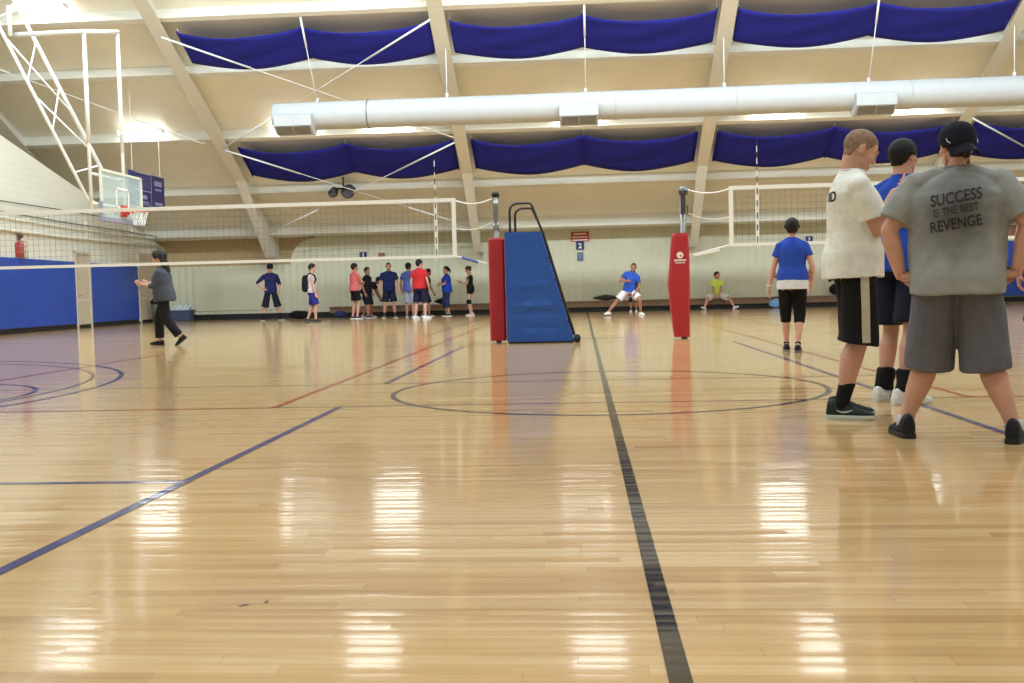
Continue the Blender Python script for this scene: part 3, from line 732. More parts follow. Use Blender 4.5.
def head_mesh(mb, c, M, s=1, fem=False):
    T = lambda x, y, z: c+M @ V((x*s, y*s, z*s))
    E = lambda x, y, z, a, b, d: mb.ell(T(x,y,z), (a*s,b*s,d*s), M, 16, 12)
    E(0,-.015,.03,.076,.098,.088); E(0,.03,.012,.064,.058,.08)
    j = .052 if fem else .057
    E(0,.026,-.058,j,.058,.056); E(0,.066,-.096,.024,.021,.019); E(0,.04,-.085,.042,.04,.03)
    E(0,-.032,-.03,.060,.052,.06)
    mb.tube([T(0,.086,.016),T(0,.094,-.008),T(0,.101,-.025)], [.008*s,.009*s,.0095*s], 10, True)
    for k in (-1,1):
        E(k*.0115,.093,-.029,.008,.010,.0075)
        E(k*.042,.054,-.022,.022,.024,.024)
        mb.ell(T(k*.078,-.014,-.006), (.010*s,.020*s,.034*s), M @ Matrix.Rotation(k*-.35,3,'Z'), 10, 8)
        mb.ell(T(k*.080,-.020,.010), (.011*s,.016*s,.018*s), M @ Matrix.Rotation(k*-.5,3,'Z'), 10, 8)
    mb.tube([T(-.046,.066,.028),T(-.02,.086,.027),T(0,.088,.022),T(.02,.086,.027),T(.046,.066,.028)], .009*s, 8, True)
    E(0,.084,-.0605,.023,.011,.0062); E(0,.0825,-.0715,.020,.0115,.0072)

def hair_fit(bv, s, hc, M, hsz, th, low, front, side):
    """hair shell that follows the skull above a hairline"""
    mb = MB(); nu, nv = 44, 30; cc = V((0,-.015,.02)); rad = V((.078,.100,.092)); vs = []; fs = []
    pts = ((-.3,low),(-.07,low),(-.045,low*.6+side*.4),(-.030,side+.020),(-.012,side+.026),(.008,side+.012),(.024,side+.022),(.040,front-.03),(.055,front-.006),(.07,front),(.3,front))
    for j in range(nv+1):
        ph = PI*j/nv
        for i in range(nu):
            t = 2*PI*i/nu; d = V((math.sin(ph)*math.cos(t), math.sin(ph)*math.sin(t), math.cos(ph)))
            w = (M @ d).normalized(); o = hc+(M @ cc)*hsz
            h = bv.ray_cast(o*s, w); dist = h[3]/s/hsz if h[0] is not None else .1
            e = 1/math.sqrt((d.x/rad.x)**2+(d.y/rad.y)**2+(d.z/rad.z)**2)
            dist = min(dist, e*1.09) if d.z > -.75 else min(dist, .1)
            p = cc+d*dist; y, z = p.y, p.z
            for (ya, za), (yb, zb) in zip(pts, pts[1:]):
                if ya <= y <= yb: lim = za+(zb-za)*(y-ya)/(yb-ya)
            k = max(-1.0, min(1.0, (z-lim)/.010))
            tt = th*(1+noise.noise(d*11)*.35*(th > .006)) if k > 0 else 0
            tt = tt*max(0,k)**.5-(.022 if k <= 0 else 0)
            vs.append(o+w*(dist+tt)*hsz)
    for j in range(nv):
        for i in range(nu):
            k = (i+1) % nu; fs.append((j*nu+i,(j+1)*nu+i,(j+1)*nu+k,j*nu+k))
    return mb.add(vs, fs)

def wrinkle(me, amp, fx, fz, seed=0, gather=None):
    nrm = [v.normal.copy() for v in me.vertices]
    for v, n in zip(me.vertices, nrm):
        p = v.co; a = noise.noise(V((p.x*fx+seed, p.y*fx, p.z*fz)))*.7+noise.noise(V((p.x*fx*.5, p.y*fx*.5+seed, p.z*fx*.8)))*.5
        v.co = p+n*amp*a
    me.update()

def tuck(inner, outer, gap, reach):
    """slide an under layer back beneath the garment that covers it"""
    bv = bvh_of(outer)
    nrm = [v.normal.copy() for v in inner.vertices]; cos = [v.co.copy() for v in inner.vertices]
    lo = [min(v.co[k] for v in outer.vertices)-reach for k in range(3)]; hi = [max(v.co[k] for v in outer.vertices)+reach for k in range(3)]
    flat = []
    for co, vn in zip(cos, nrm):
        if all(lo[k] < co[k] < hi[k] for k in range(3)):
            q, n, i, d = bv.find_nearest(co, reach)
            if q is not None and (co-q).dot(n) > -gap and n.dot(vn) > .3: co = q-n*gap
        flat += co[:]
    inner.vertices.foreach_set('co', flat); inner.update()

def skin_mat(rgb):
    k = ('skin',)+tuple(rgb)
    if k not in _cm: _cm[k] = mat('skin_%d_%d_%d' % tuple(rgb), rgb, .55, var=.07, vscale=9, bump=.04, bscale=90, spec=.35)
    return _cm[k]
def hair_mat(rgb):
    k = ('hair',)+tuple(rgb)
    if k not in _cm: _cm[k] = mat('hair_%d_%d_%d' % tuple(rgb), rgb, .65, var=.25, vscale=40, bump=.5, bscale=120, spec=.3)
    return _cm[k]
M_eye = mat('eye_white', (225,222,215), .2); M_iris = mat('iris', (40,28,20), .2)

def person(label, X, Y, H, face, near=False, **o):
    g = o.get; s = H/1.78; fem = g('fem', False)
    vx = g('vox', .0065 if near else .0105)/s
    rings_t = g('torso') or (TORSO_F if fem else TORSO_M)
    lb = g('limb', .88 if fem else 1.0)
    sw = g('sw', .155 if fem else .183)
    fat = 1.0 if near else 1.12
    # --- skeleton
    pel = V(g('pel', (0,0,.955))); lean = g('lean', 0); side = g('side', 0); tw = g('twist', 0); turn = g('turn', 0); nod = g('nod', 0)
    prot = Matrix.Rotation(R(-g('hips_yaw', 0)), 3, 'Z')
    base = Matrix.Rotation(R(-tw), 3, 'Z') @ Matrix.Rotation(R(side), 3, 'Y') @ Matrix.Rotation(R(-lean), 3, 'X')
    up1 = (Matrix.Rotation(R(side*.6),3,'Y') @ Matrix.Rotation(R(-lean*.75),3,'X')) @ V((0,0,1)); up2 = base @ V((0,0,1))
    chest = pel+up1*.31; neck = chest+up2*.235
    def spine(t):
        if t <= .31: p = pel+up1*t; u = up1.lerp(up2, max(0, t/.31)*.5)
        else: p = chest+up2*(t-.31); u = up1.lerp(up2, .5+.5*min(1,(t-.31)/.23))
        u.normalize()
        k = max(0, min(1, t/.45)); r = (prot @ V((1,0,0))).lerp(base @ V((1,0,0)), k); r = (r-u*r.dot(u)).normalized()
        return p, u, r, u.cross(r)
    shz = g('shz', -.088); hsz = g('headscale', 1.03 if near else 1.10)
    sh = {k: neck+up2*(shz+g('shrug', 0))+(base @ V((1,0,0)))*sgn*sw for k, sgn in (('R',1),('L',-1))}
    hip = {k: pel+(prot @ V((sgn*.088,0,-.03))) for k, sgn in (('R',1),('L',-1))}
    hrot = base.lerp(Matrix.Identity(3), .55) if False else (Matrix.Rotation(R(-tw-turn), 3, 'Z') @ Matrix.Rotation(R(side*.4), 3, 'Y') @ Matrix.Rotation(R(-(g('head_lean', lean*.45)+nod)), 3, 'X'))
    hc = neck+up2*(.008-g('head_drop', 0))+(hrot.lerp(base, .45) @ V((0,.022,.132*hsz)))
    arms = {}; legs = {}
    for k, sgn in (('R',1),('L',-1)):
        wr = V(g('wr'+k, (sgn*(sw+.075), .05, .885)))
        el, wr = ik(sh[k], wr, .295, .262, g('pole'+k, (sgn*.5,-1,-.1)))
        arms[k] = (sh[k], el, wr)
        an = V(g('an'+k, (sgn*.105,-.03,.085)))
        kn, an = ik(hip[k], an, .435, .42, g('kpole'+k, (sgn*.15,1,0)))
        legs[k] = (hip[k], kn, an)
    hs_ = hrot @ Matrix.Scale(hsz, 3)
    # --- body: one continuous surface
    b = MB(); n = 20
    def tring(t, hw, hd, yo, n=20, ex=1.0):
        p, u, r, f = spine(t); p = p+f*yo
        rr = []
        for i in range(n):
            a = 2*PI*i/n; ca, sa = math.cos(a), math.sin(a)
            q = 2.4; e = (abs(ca)**q+abs(sa)**q)**(-1/q)
            rr.append(p+r*hw*ca*e+f*hd*sa*e)
        return rr
    shr = .93 if not g('bare') else 1.0
    b.loft([tring(t, hw*shr, hd*shr, yo) for t, hw, hd, yo in rings_t])
    b.tube([neck-up2*.07, neck+up2*.01, hc+hs_ @ V((0,-.022,-.06)), hc+hs_ @ V((0,-.02,-.01))], [.074*lb**.5,.062*lb**.6,.057*lb**.6,.05], 14, True)
    head_mesh(b, hc, hrot, hsz, fem)
    for k, sgn in (('R',1),('L',-1)):
        S, E_, W = arms[k]; L = lb
        b.tube([neck-up2*.012, neck.lerp(S,.35)-up2*.016, neck.lerp(S,.7)-up2*.018, S-up2*.016], [.042,.046,.048,.046], 12, True)
        m1 = S.lerp(E_, .45); m2 = E_.lerp(W, .3)
        b.tube([S+(E_-S)*.08, S+(E_-S)*.16, m1, E_], [.056*L,.054*L,.047*L,.039*L], 12, True)
        b.tube([E_, m2, E_.lerp(W,.7), W], [.039*L,.043*L,.034*L,.026*L**.5], 12, True)
        hd = V(g('hand'+k)) if g('hand'+k) else (W-E_).normalized()
        pn = V(g('palm'+k, (-sgn,0,0))); th = V(g('thumb'+k, (0,1,0)))
        hb = MB(); 
        ax = hd.normalized().cross(pn)
        hand_mesh(b, W+hd.normalized()*.012, hd, pn, th, g('curl'+k, g('curl', .45)), fat, g('spread', 0))
        Hh, K, A = legs[k]
        back = ((K-Hh).cross(V((1,0,0)))).normalized(); 
        shin = (A-K).normalized(); bk = V((0,-1,0)); bk = (bk-shin*bk.dot(shin)).normalized()
        th_ = (K-Hh)
        lt = g('thigh', 1.0)*lb
        b.tube([Hh+V((0,-.005,.03)), Hh+th_*.15, Hh+th_*.55, Hh+th_*.88, K], [.088*lt,.090*lt,.074*lt,.056*lb,.053*lb], 14, True)
        b.tube([K, K.lerp(A,.12), K.lerp(A,.32)+bk*.012, K.lerp(A,.55)+bk*.008, K.lerp(A,.8), A], [.053*lb,.051*lb,.060*lb,.052*lb,.038*lb,.036*lb], 14, True)
    # --- feet (hidden in shoes but part of the body)
    feet = {}
    for k, sgn in (('R',1),('L',-1)):
        A = legs[k][2]; ta = R(g('toe'+k, 9*sgn)); pt = R(g('pitch'+k, 0))
        fd = V((math.sin(ta)*math.cos(pt), math.cos(ta)*math.cos(pt), -math.sin(pt)))
        fr = V((math.cos(ta), -math.sin(ta), 0)); fu = fr.cross(fd)
        if g('fup'+k): fd = V(g('fdir'+k)).normalized(); fu = V(g('fup'+k)); fr = fd.cross(fu).normalized(); fu = fr.cross(fd)
        o0 = A-fu*.085
        feet[k] = (o0, fd, fr, fu)
        b.tube([A-fd*.02, A-fu*.04+fd*.03, A-fu*.06+fd*.11], [.034,.034,.024], 10, True)
    me = voxel(b, 'person', vx, 3 if near else 2)
    for v in me.vertices: v.co *= s
    bvb = bvh_of(me)
    root = link('person', me, skin_mat(g('skin', (214,160,134))), None, True)
    root.location = (X, Y, g('z', 0)); root.rotation_euler.z = R(-face)
    tag(root, label, 'person', g('group'))
    def part(mb, name, m, vox=None, wr=None, it=3, smooth=True, parent=root):
        me = voxel(mb, name, vox, it) if vox else mb.mesh(name)
        if wr: wrinkle(me, *wr)
        for v in me.vertices: v.co *= s
        return link(name, me, m, parent, smooth)
    # --- eyes
    for k in (-1,1):
        e = MB(); c = hc+hs_ @ V((k*.031,.0690,.004)); e.ell(c, (.0120,)*3, None, 10, 8)
        e.ell(c+hrot @ V((k*.0005,.0078,-.001)), (.0062,)*3, None, 8, 6, mi=1); part(e, 'eye', [M_eye, M_iris])
    if near:
        for k in (-1,1):
            e = MB(); e.tube([hc+hs_ @ V(q) for q in ((k*.016,.0955,.0315),(k*.032,.0865,.0375),(k*.048,.068,.0335))], [.0028,.0036,.0022], 6, True); part(e, 'eyebrow', hair_mat(g('browc', g('hairc', (40,30,25)))))
    # --- hair
    hs = g('hair', 'short'); hm = hair_mat(g('hairc', (38,28,24)))
    if hs == 'buzz': part(hair_fit(bvb, s, hc, hrot, hsz, .003, -.086, .066, -.014), 'hair', hm)
    elif hs in ('short','bun','pony','long'):
        hcm = hair_fit(bvb, s, hc, hrot, hsz, g('hair_th', .006 if g('cap') else .014), g('hair_low', -.072), g('hair_front', .060), g('hair_side', -.018))
        if hs == 'bun': hcm.ell(hc+hs_ @ V((0,-.115,.05)), (.04,.035,.04), hrot)
        if hs == 'pony': hcm.tube([hc+hs_ @ V(q) for q in ((0,-.09,.03),(0,-.14,.02),(0,-.15,-.06),(0,-.13,-.14))], [.03,.034,.03,.01], 10, True)
        if hs == 'long': hcm.tube([hc+hs_ @ V(q) for q in ((0,-.03,.04),(0,-.07,-.03),(0,-.085,-.12),(0,-.10,-.22),(0,-.10,-.28))], [.088,.088,.085,.075,.03], 14, True, flat=.8, fv=hrot @ V((1,0,0)))
        part(hcm, 'hair', hm, vx if hs != 'short' else None, it=2)
    if g('beard'):
        e = MB(); e.ell(hc+hs_ @ V((0,.034,-.078)), (.055,.052,.045), hrot); e.ell(hc+hs_ @ V((0,.062,-.1)), (.03,.03,.028), hrot); part(e, 'beard', hair_mat(g('beardc', g('hairc', (38,28,24)))), vx)
    if g('cap'):
        e = MB(); cs = []
        for t, q in ((-.012,1.0),(.0,1.03),(.03,1.05),(.06,.99),(.085,.84),(.104,.58),(.113,.30),(.116,.05)):
            cs.append([hc+hs_ @ V((.088*q*math.cos(2*PI*i/28), -.014+.111*q*math.sin(2*PI*i/28), t*1.06+.016+(-.012*math.sin(2*PI*i/28)*g('cap_dir',1) if t < .05 else 0))) for i in range(28)])
        e.loft(cs); cap = part(e, 'cap', cloth(g('cap')), None)
        e = MB(); D = g('cap_dir', 1); nn = 14; rows = []
        for j in range(6):
            q = j/5; row = []
            for i in range(nn+1):
                a = R(-62+124*i/nn); rr = .106+.072*q*math.cos(a*1.05)
                row.append(V((.082*math.sin(a)*(1+.06*q), -.014+D*(rr*math.cos(a)), .004+.010-.022*q-.030*(math.sin(a)**2)*(1-.2*q)-g('brim_drop', .0)*q)))
            rows.append(row)
        top = [hc+hrot @ p for r_ in rows for p in r_]; bot = [p-hrot @ V((0,0,.004)) for p in top]
        N = len(top); w_ = nn+1; fs = []
        for j in range(5):
            for i in range(nn):
                a = j*w_+i; fs += [(a,a+1,a+w_+1,a+w_),(N+a,N+a+w_,N+a+w_+1,N+a+1)]
        for i in range(nn): a = 5*w_+i; fs.append((a,a+1,N+a+1,N+a)); fs.append((i,N+i,N+i+1,i+1))
        for j in range(5): a = j*w_; fs.append((a,a+w_,N+a+w_,N+a)); a = j*w_+nn; fs.append((a,N+a,N+a+w_,a+w_))
        e.add(top+bot, fs); part(e, 'brim', cloth(g('brimc', g('cap'))), parent=cap)
        e = MB(); e.ell(hc+hs_ @ V((0,-.014,.13)), (.009,.009,.006)); part(e, 'cap_button', cloth(g('cap')), parent=cap)
        if g('cap_trim'):
            for k in (-1,1):
                e = MB(); e.tube([hc+hs_ @ V((k*.0865,-.060,.040)), hc+hs_ @ V((k*.0845,-.070,.022)), hc+hs_ @ V((k*.077,-.086,.012))], [.0018,.0028,.0018], 6, True); part(e, 'cap_piping', cloth((215,212,210)), parent=cap)
    # --- shirt
    vc = g('cvox', .0075 if near else .0115)/s
    shirt = None; under = None; sho = None
    if g('shirt'):
        ez = g('ease', .016); t0 = g('hem', -.075); fl_ = g('flare', 0)
        e = MB(); rr = []
        ring_at = lambda t: next(((a[1]+(b_[1]-a[1])*(t-a[0])/(b_[0]-a[0]), a[2]+(b_[2]-a[2])*(t-a[0])/(b_[0]-a[0]), a[3]+(b_[3]-a[3])*(t-a[0])/(b_[0]-a[0])) for a, b_ in zip(rings_t, rings_t[1:]) if a[0] <= t <= b_[0]), rings_t[0][1:])
        hipw, hipd = ring_at(-.02)[0], ring_at(-.02)[1]
        loose = g('loose', .5)
        cw, cdp = ring_at(.33)[0], ring_at(.33)[1]
        for t in [t0, t0+.03, t0+.10, .06, .12, .18, .24, .30, .36, .41, .45, .485, g('collar', .527)]:
            if t < t0: continue
            hw, hd, yo = ring_at(max(t,-.03)) if t < .527 else rings_t[-1][1:]
            if t < .33:
                hw = hw+(max(hipw, cw)-hw)*loose; hd = hd+(max(hipd, cdp)-hd)*loose
            if g('shorts') and t < .16:
                kk = min(1, (.16-t)/.08); q0_ = g('short_r', .092)
                hw = max(hw, (.088+q0_-.002)*kk+hw*(1-kk)); hd = max(hd, (max(q0_, ring_at(-.03)[1])+g('short_ease', .014))*kk+hd*(1-kk))
            q = (1+fl_*max(0,(.25-t)/.3)); e_ = ez if t < .45 else ez*.6
            rr.append(tring(t, (hw+e_)*q, (hd+e_)*q, yo, 28))
        e.loft(rr)
        if g('sleeve', .55) > 0:
            cq = lb**.5; e.tube([neck-up2*.085, neck-up2*.03, neck+up2*.012+(base @ V((0,.006,0)))], [.105*cq,.090*cq,.073*cq], 20)
        for k in ('R','L'):
            if g('sleeve', .55) <= 0: continue
            S, E_, W = arms[k]; sl = g('sleeve', .55); pts = [S-(E_-S)*.06, S+(E_-S)*.06]; q = g('sleeve_r', .066); e.tube([neck+up2*g('trap', -.012), neck.lerp(S,.35)-up2*.012, neck.lerp(S,.7)-up2*.014, S-up2*.012], [.052,.060,.062,.060], 14, True)
            if sl <= 1: pts += [S.lerp(E_, sl*.5), S.lerp(E_, sl)]; rs = [min(q,.07)*.9, min(q,.07)*.95, q*.98, q*1.05]
            else: pts += [S.lerp(E_, .5), E_, E_.lerp(W, sl-1)]; rs = [min(q,.07)*.9, min(q,.07)*.95, q*.95, q*.85, q*.75]
            e.tube(pts, rs, 16, False)
            e.ell(S-up2*.012, (min(q,.070)*1.0,)*3, None, 14, 10)
        shirt = part(e, 'shirt', g('shirt_mat') or cloth(g('shirt')), vc, (g('wrinkle', .010 if near else .006), 9, 4, X), 3)
        if g('undershirt'):
            uw = max(ring_at(-.02)[0]+.010, .088+g('short_r',.092)+.004); e = MB(); e.loft([tring(t, uw-k_, ring_at(-.03)[1]+.016-k_, ring_at(-.02)[2], 24) for t, k_ in ((t0-.115,0),(t0-.06,0),(t0+.01,.004),(t0+.03,.012))]); under = part(e, 'undershirt', cloth(g('undershirt')), vc)
        if g('neckband'):
            p, u, r, f = spine(.553); p = p+f*.018; e = MB(); e.tube([p+f*-.012+(r*.069*lb**.5*math.cos(a)+f*.069*lb**.5*math.sin(a))*1+u*(-.004*math.sin(a)) for a in [2*PI*i/24 for i in range(25)]], .0075, 8); part(e, 'collar', cloth(g('neckband')), parent=shirt)
    # --- lower garment
    if g('shorts'):
        e = MB(); top = g('waist', .10); q0 = g('short_r', .092); q1 = g('short_hem', .118); hem = g('short_len', .40)
        hw, hd, yo = rings_t[1][1:]; ez = g('short_ease', .010)*.5
        rg = []
        for t in (-.125, -.07, -.01, .05, top):
            a = [r_ for r_ in rings_t if r_[0] <= max(t,-.03)][-1]
            rg.append(tring(t, max(hw, a[1])*(.80 if t < -.1 else 1)+ez*(1 if t < .08 else .5), hd+ez, yo, 24))
        e.loft(rg)
        for k in ('R','L'):
            Hh, K, A = legs[k]; L1 = (K-Hh).length
            pts = [Hh+V((0,0,.02))]
            if hem <= L1: pts += [Hh.lerp(K, .5*hem/L1), Hh.lerp(K, hem/L1)]
            else: pts += [Hh.lerp(K,.5), Hh.lerp(K,.95), K.lerp(A, (hem-L1)/.42)]
            if g('short_x'):
                sg_ = 1 if k == 'R' else -1; zh = pts[-1].z
                pts = [V((sg_*(.095+(g('short_x')-.095)*q_), Hh.y+(pts[-1].y-Hh.y)*q_, Hh.z+.02+(zh-Hh.z-.02)*q_)) for q_ in (0,.33,.66,1)]
            m_ = len(pts); rs = [q0+(q1-q0)*i/(m_-1) for i in range(m_)]
            e.tube(pts, rs, 18, False)
        sho = part(e, 'shorts' if hem < .62 else 'trousers', cloth(g('shorts')), vc, (g('swrinkle', .009 if near else .005), 8, 2.5, X+3), 3)
        if shirt: tuck(sho.data, shirt.data, .006, .07)
        if under: tuck(sho.data, under.data, .005, .07)
        if g('stripe'):
            bv = bvh_of(sho.data)
            for k, sgn in (('R',1),('L',-1)):
                Hh, K, A = legs[k]; L1 = (K-Hh).length
                a0 = Hh+V((0,0,.07)); a1 = Hh.lerp(K, (hem-.012)/L1) if hem <= L1 else K.lerp(A, (hem-L1-.012)/.42)
                sd = (prot @ V((sgn, g('stripe_fwd', 0), 0))).normalized(); dn = (a1-a0).normalized(); sd = (sd-dn*sd.dot(dn)).normalized(); xx = dn.cross(sd)
                vs, fs = grid2d(g('stripe_w', .055), (a1-a0).length, 4, 24)
                me = project([(p_[0]*s, p_[1]*s) for p_ in vs], fs, bv, ((a0+a1)/2+sd*.3)*s, xx, dn, -sd, .003, 0)
                link('side_stripe', me, cloth(g('stripe')), sho, True)
    for g_, gp_ in ((sho,.013), (under,.013), (shirt,.010), (sho,.010)):
        if g_: tuck(me, g_.data, gp_, .06)
    # --- socks, braces, shoes
    for k, sgn in (('R',1),('L',-1)):
        Hh, K, A = legs[k]; o0, fd, fr, fu = feet[k]
        if g('sock'):
            c, h = g('sock'); f_ = max(0, 1-h/.42)
            e = MB(); e.tube([K.lerp(A, f_), K.lerp(A, (f_+1)/2), A, A-fu*.03], [g('sock_r', .046)*lb+.004*(h>.15), .043*lb, .042*lb, .042], 14, False); part(e, 'sock', cloth(c), vc if near else None)
        if g('brace'):
            e = MB(); f_ = [.66,.70,.78,.88,.97,1.03]; e.tube([K.lerp(A, x_) for x_ in f_], [.056,.066,.064,.060,.064,.058], 16, False); part(e, 'ankle_brace', cloth(g('brace')), vc, (.012, 16, 16, X))
        if g('kneepad'):
            e = MB(); e.tube([Hh.lerp(K,.80), Hh.lerp(K,.95), K.lerp(A,.06), K.lerp(A,.2)], [.066,.070,.070,.062], 14, False); part(e, 'knee_pad', cloth(g('kneepad')), vc)
        sc_, soc = g('shoe', (40,40,44)), g('sole', (225,222,215))
        P_ = lambda y, x, z: o0+fd*y+fr*x+fu*z
        e = MB(); rg = []
        hi = g('shoe_high', 0)
        out = ((-.088,.020,.05,-.0),(-.078,.034,.095+hi,0),(-.05,.040,.104+hi,0),(-.01,.043,.100+hi*.8,0),(.03,.044,.092,.001),(.07,.047,.076,.002),(.11,.050,.060,.003),(.15,.047,.050,.004),(.178,.036,.042,.003),(.195,.018,.030,.001))
        for y, hw, hh, xo in out:
            row = []
            for i in range(16):
                a = 2*PI*i/16; ca, sa = math.cos(a), math.sin(a); q = 2.8; m_ = (abs(ca)**q+abs(sa)**q)**(-1/q)
                row.append(P_(y, xo*-sgn+hw*ca*m_*(1 if sa < 0 else 1-.28*sa*(hh > .07)), hh/2+.004+(hh/2)*sa*m_))
            rg.append(row)
        e.loft(rg)
        shoe = part(e, 'shoe', g('shoe_mat') or cloth(sc_, .6), vx*1.0, None, 2)
        e = MB(); rg = []
        for z, w_ in ((0.0,.97),(.008,1.03),(.022,1.03),(.028,.98)):
            ol = [(y, xo*-sgn+hw*w_) for y, hw, hh, xo in out]+[(y, xo*-sgn-hw*w_) for y, hw, hh, xo in reversed(out)]
            rg.append([P_(y*1.03, x, z+(.010*max(0,(y-.14)/.06) if z < .02 else 0)) for y, x in ol])
        e.loft(rg); part(e, 'sole', mat('sole', soc, .6) if ('sole',)+tuple(soc) not in _cm else _cm[('sole',)+tuple(soc)], parent=shoe, smooth=False)
        if near:
            e = MB(); bv = bvh_of(shoe.data)
            for i in range(5):
                y = .03+.022*i; pts = []
                for x in (-.022,-.011,0,.011,.022):
                    org = P_(y+.006*(i%2), x, .25)*s; h = bv.ray_cast(org, -fu)
                    if h[0] is not None: pts.append(h[0]/s+fu*.002)
                if len(pts) > 2: e.tube(pts, .003, 6, True)
            part(e, 'laces', cloth(g('lace', (60,60,62))), parent=shoe)
            if g('marks'):
                for mk_ in g('marks')(sgn):
                    col, poly = mk_; sd = fr*sgn if True else fr
                    for sid in (1,-1):
                        me = project([(p_[0]*s*1.0, p_[1]*s) for p_ in poly], [tuple(range(len(poly)))], bv, (o0+fr*sid*.2)*s, fd, fu, -fr*sid, .002, 1)
                        link('emblem', me, cloth(col), shoe, False)
    return dict(root=root, shirt=shirt, s=s, arms=arms, hc=hc, hrot=hrot, spine=spine, legs=legs, feet=feet, part=part, vox=vc)

def shirt_print(P, lines, m, back=True, x=0, tilt=0, xs=1):
    """lettering laid onto the shirt; lines = (text, size, height along the spine)"""
    bv = bvh_of(P['shirt'].data); s = P['s']
    for txt, size, t, bold, shear in lines:
        p, u, r, f = P['spine'](t)
        d = f if back else -f; xr = r if back else -r
        if tilt: xr = Quaternion(d, -R(tilt)) @ xr; uu = Quaternion(d, -R(tilt)) @ u
        else: uu = u
        vs, fs = text_mesh(txt, size*s, bold*s, 'CENTER', shear)
        vs = [(q_[0]*xs, q_[1]) for q_ in vs]
        me = project(vs, fs, bv, (p-d*.6+r*x)*s, xr, uu, d, .0025, 2)
        link('shirt_print', me, m, P['shirt'])
def sweat_shirt():
    m = cloth((150,151,150)).copy(); m.name = 'grey_marl_cloth'; nt = m.node_tree; b = nt.nodes['Principled BSDF']
    src = b.inputs['Base Color'].links[0].from_socket
    tc = nt.nodes.new('ShaderNodeTexCoord'); mp = nt.nodes.new('ShaderNodeMapping'); mp.inputs['Location'].default_value = (0,.15,-1.22); mp.vector_type = 'POINT'
    nt.links.new(tc.outputs['Object'], mp.inputs['Vector'])
    sc = nt.nodes.new('ShaderNodeVectorMath'); sc.operation = 'MULTIPLY'; sc.inputs[1].default_value = (4.2,3.0,3.6); nt.links.new(mp.outputs['Vector'], sc.inputs[0])
    nz = nt.nodes.new('ShaderNodeTexNoise'); nz.inputs['Scale'].default_value = 7; nt.links.new(tc.outputs['Object'], nz.inputs['Vector'])
    ln = nt.nodes.new('ShaderNodeVectorMath'); ln.operation = 'LENGTH'; nt.links.new(sc.outputs[0], ln.inputs[0])
    v = nodes_math(nt, 'ADD', ln.outputs['Value'], nodes_math(nt, 'MULTIPLY', nz.outputs['Fac'], .5))
    r = nt.nodes.new('ShaderNodeValToRGB'); r.color_ramp.elements[0].position = .30; r.color_ramp.elements[0].color = (.36,.36,.39,1); r.color_ramp.elements[1].position = .82; r.color_ramp.elements[1].color = (1,1,1,1)
    mr = nt.nodes.new('ShaderNodeMapRange'); mr.inputs['From Max'].default_value = 1.6; nt.links.new(v, mr.inputs['Value']); nt.links.new(mr.outputs['Result'], r.inputs['Fac'])
    mx = nt.nodes.new('ShaderNodeMix'); mx.data_type = 'RGBA'; mx.blend_type = 'MULTIPLY'; mx.inputs['Factor'].default_value = 1
    nt.links.new(src, mx.inputs['A']); nt.links.new(r.outputs['Color'], mx.inputs['B']); nt.links.new(mx.outputs['Result'], b.inputs['Base Color'])
    return m
SK1, SK2, SK3 = (204,154,134), (192,140,118), (164,112,90)
BLK, NVY = (24,24,27), (30,32,62)

# the three in front
G = person('person in a sweat-stained grey lettered t-shirt and dark backwards cap, hands on hips', 2.02, 5.55, 1.76, 19, near=True, torso=TORSO_H, sw=.205, limb=1.16,
    skin=SK1, shirt=(128,129,127), shirt_mat=sweat_shirt(), hem=-.125, ease=.02, loose=.75, sleeve=.80, sleeve_r=.088, wrinkle=.013, shrug=.03, head_drop=.015, headscale=1.0,
    pel=(0,0,.925), wrR=(.285,-.02,.90), wrL=(-.285,-.02,.90), poleR=(1,-.25,.1), poleL=(-1,-.25,.1), handR=(-.75,-.45,-.35), handL=(.75,-.45,-.35), palmR=(-.3,.9,.2), palmL=(.3,.9,.2), thumbR=(0,.1,1), thumbL=(0,.1,1), curl=.55,
    short_x=.145, kpoleR=(-.6,1,0), kpoleL=(.6,1,0), anR=(.28,-.03,.085), anL=(-.27,.05,.085), toeR=14, toeL=-20, turn=-28, hair='short', hair_side=-.03, hairc=(52,36,28), cap=(26,26,40), cap_dir=-1, brim_drop=.03, cap_trim=True,
    shorts=(102,102,112), waist=.12, short_r=.118, short_hem=.134, short_len=.525, thigh=1.02, sock=((206,204,204),.028), sock_r=.044, shoe=(30,32,40), sole=(26,26,30), shoe_high=.03, neckband=(116,117,116), nb=1.2)
shirt_print(G, [('SUCCESS',.086,.385,.0012,.14),('IS THE BEST',.058,.318,.0004,.08),('REVENGE',.082,.245,.0012,.06)], mat('print_black', (50,42,48), .9), x=-.01, tilt=8, xs=.74)

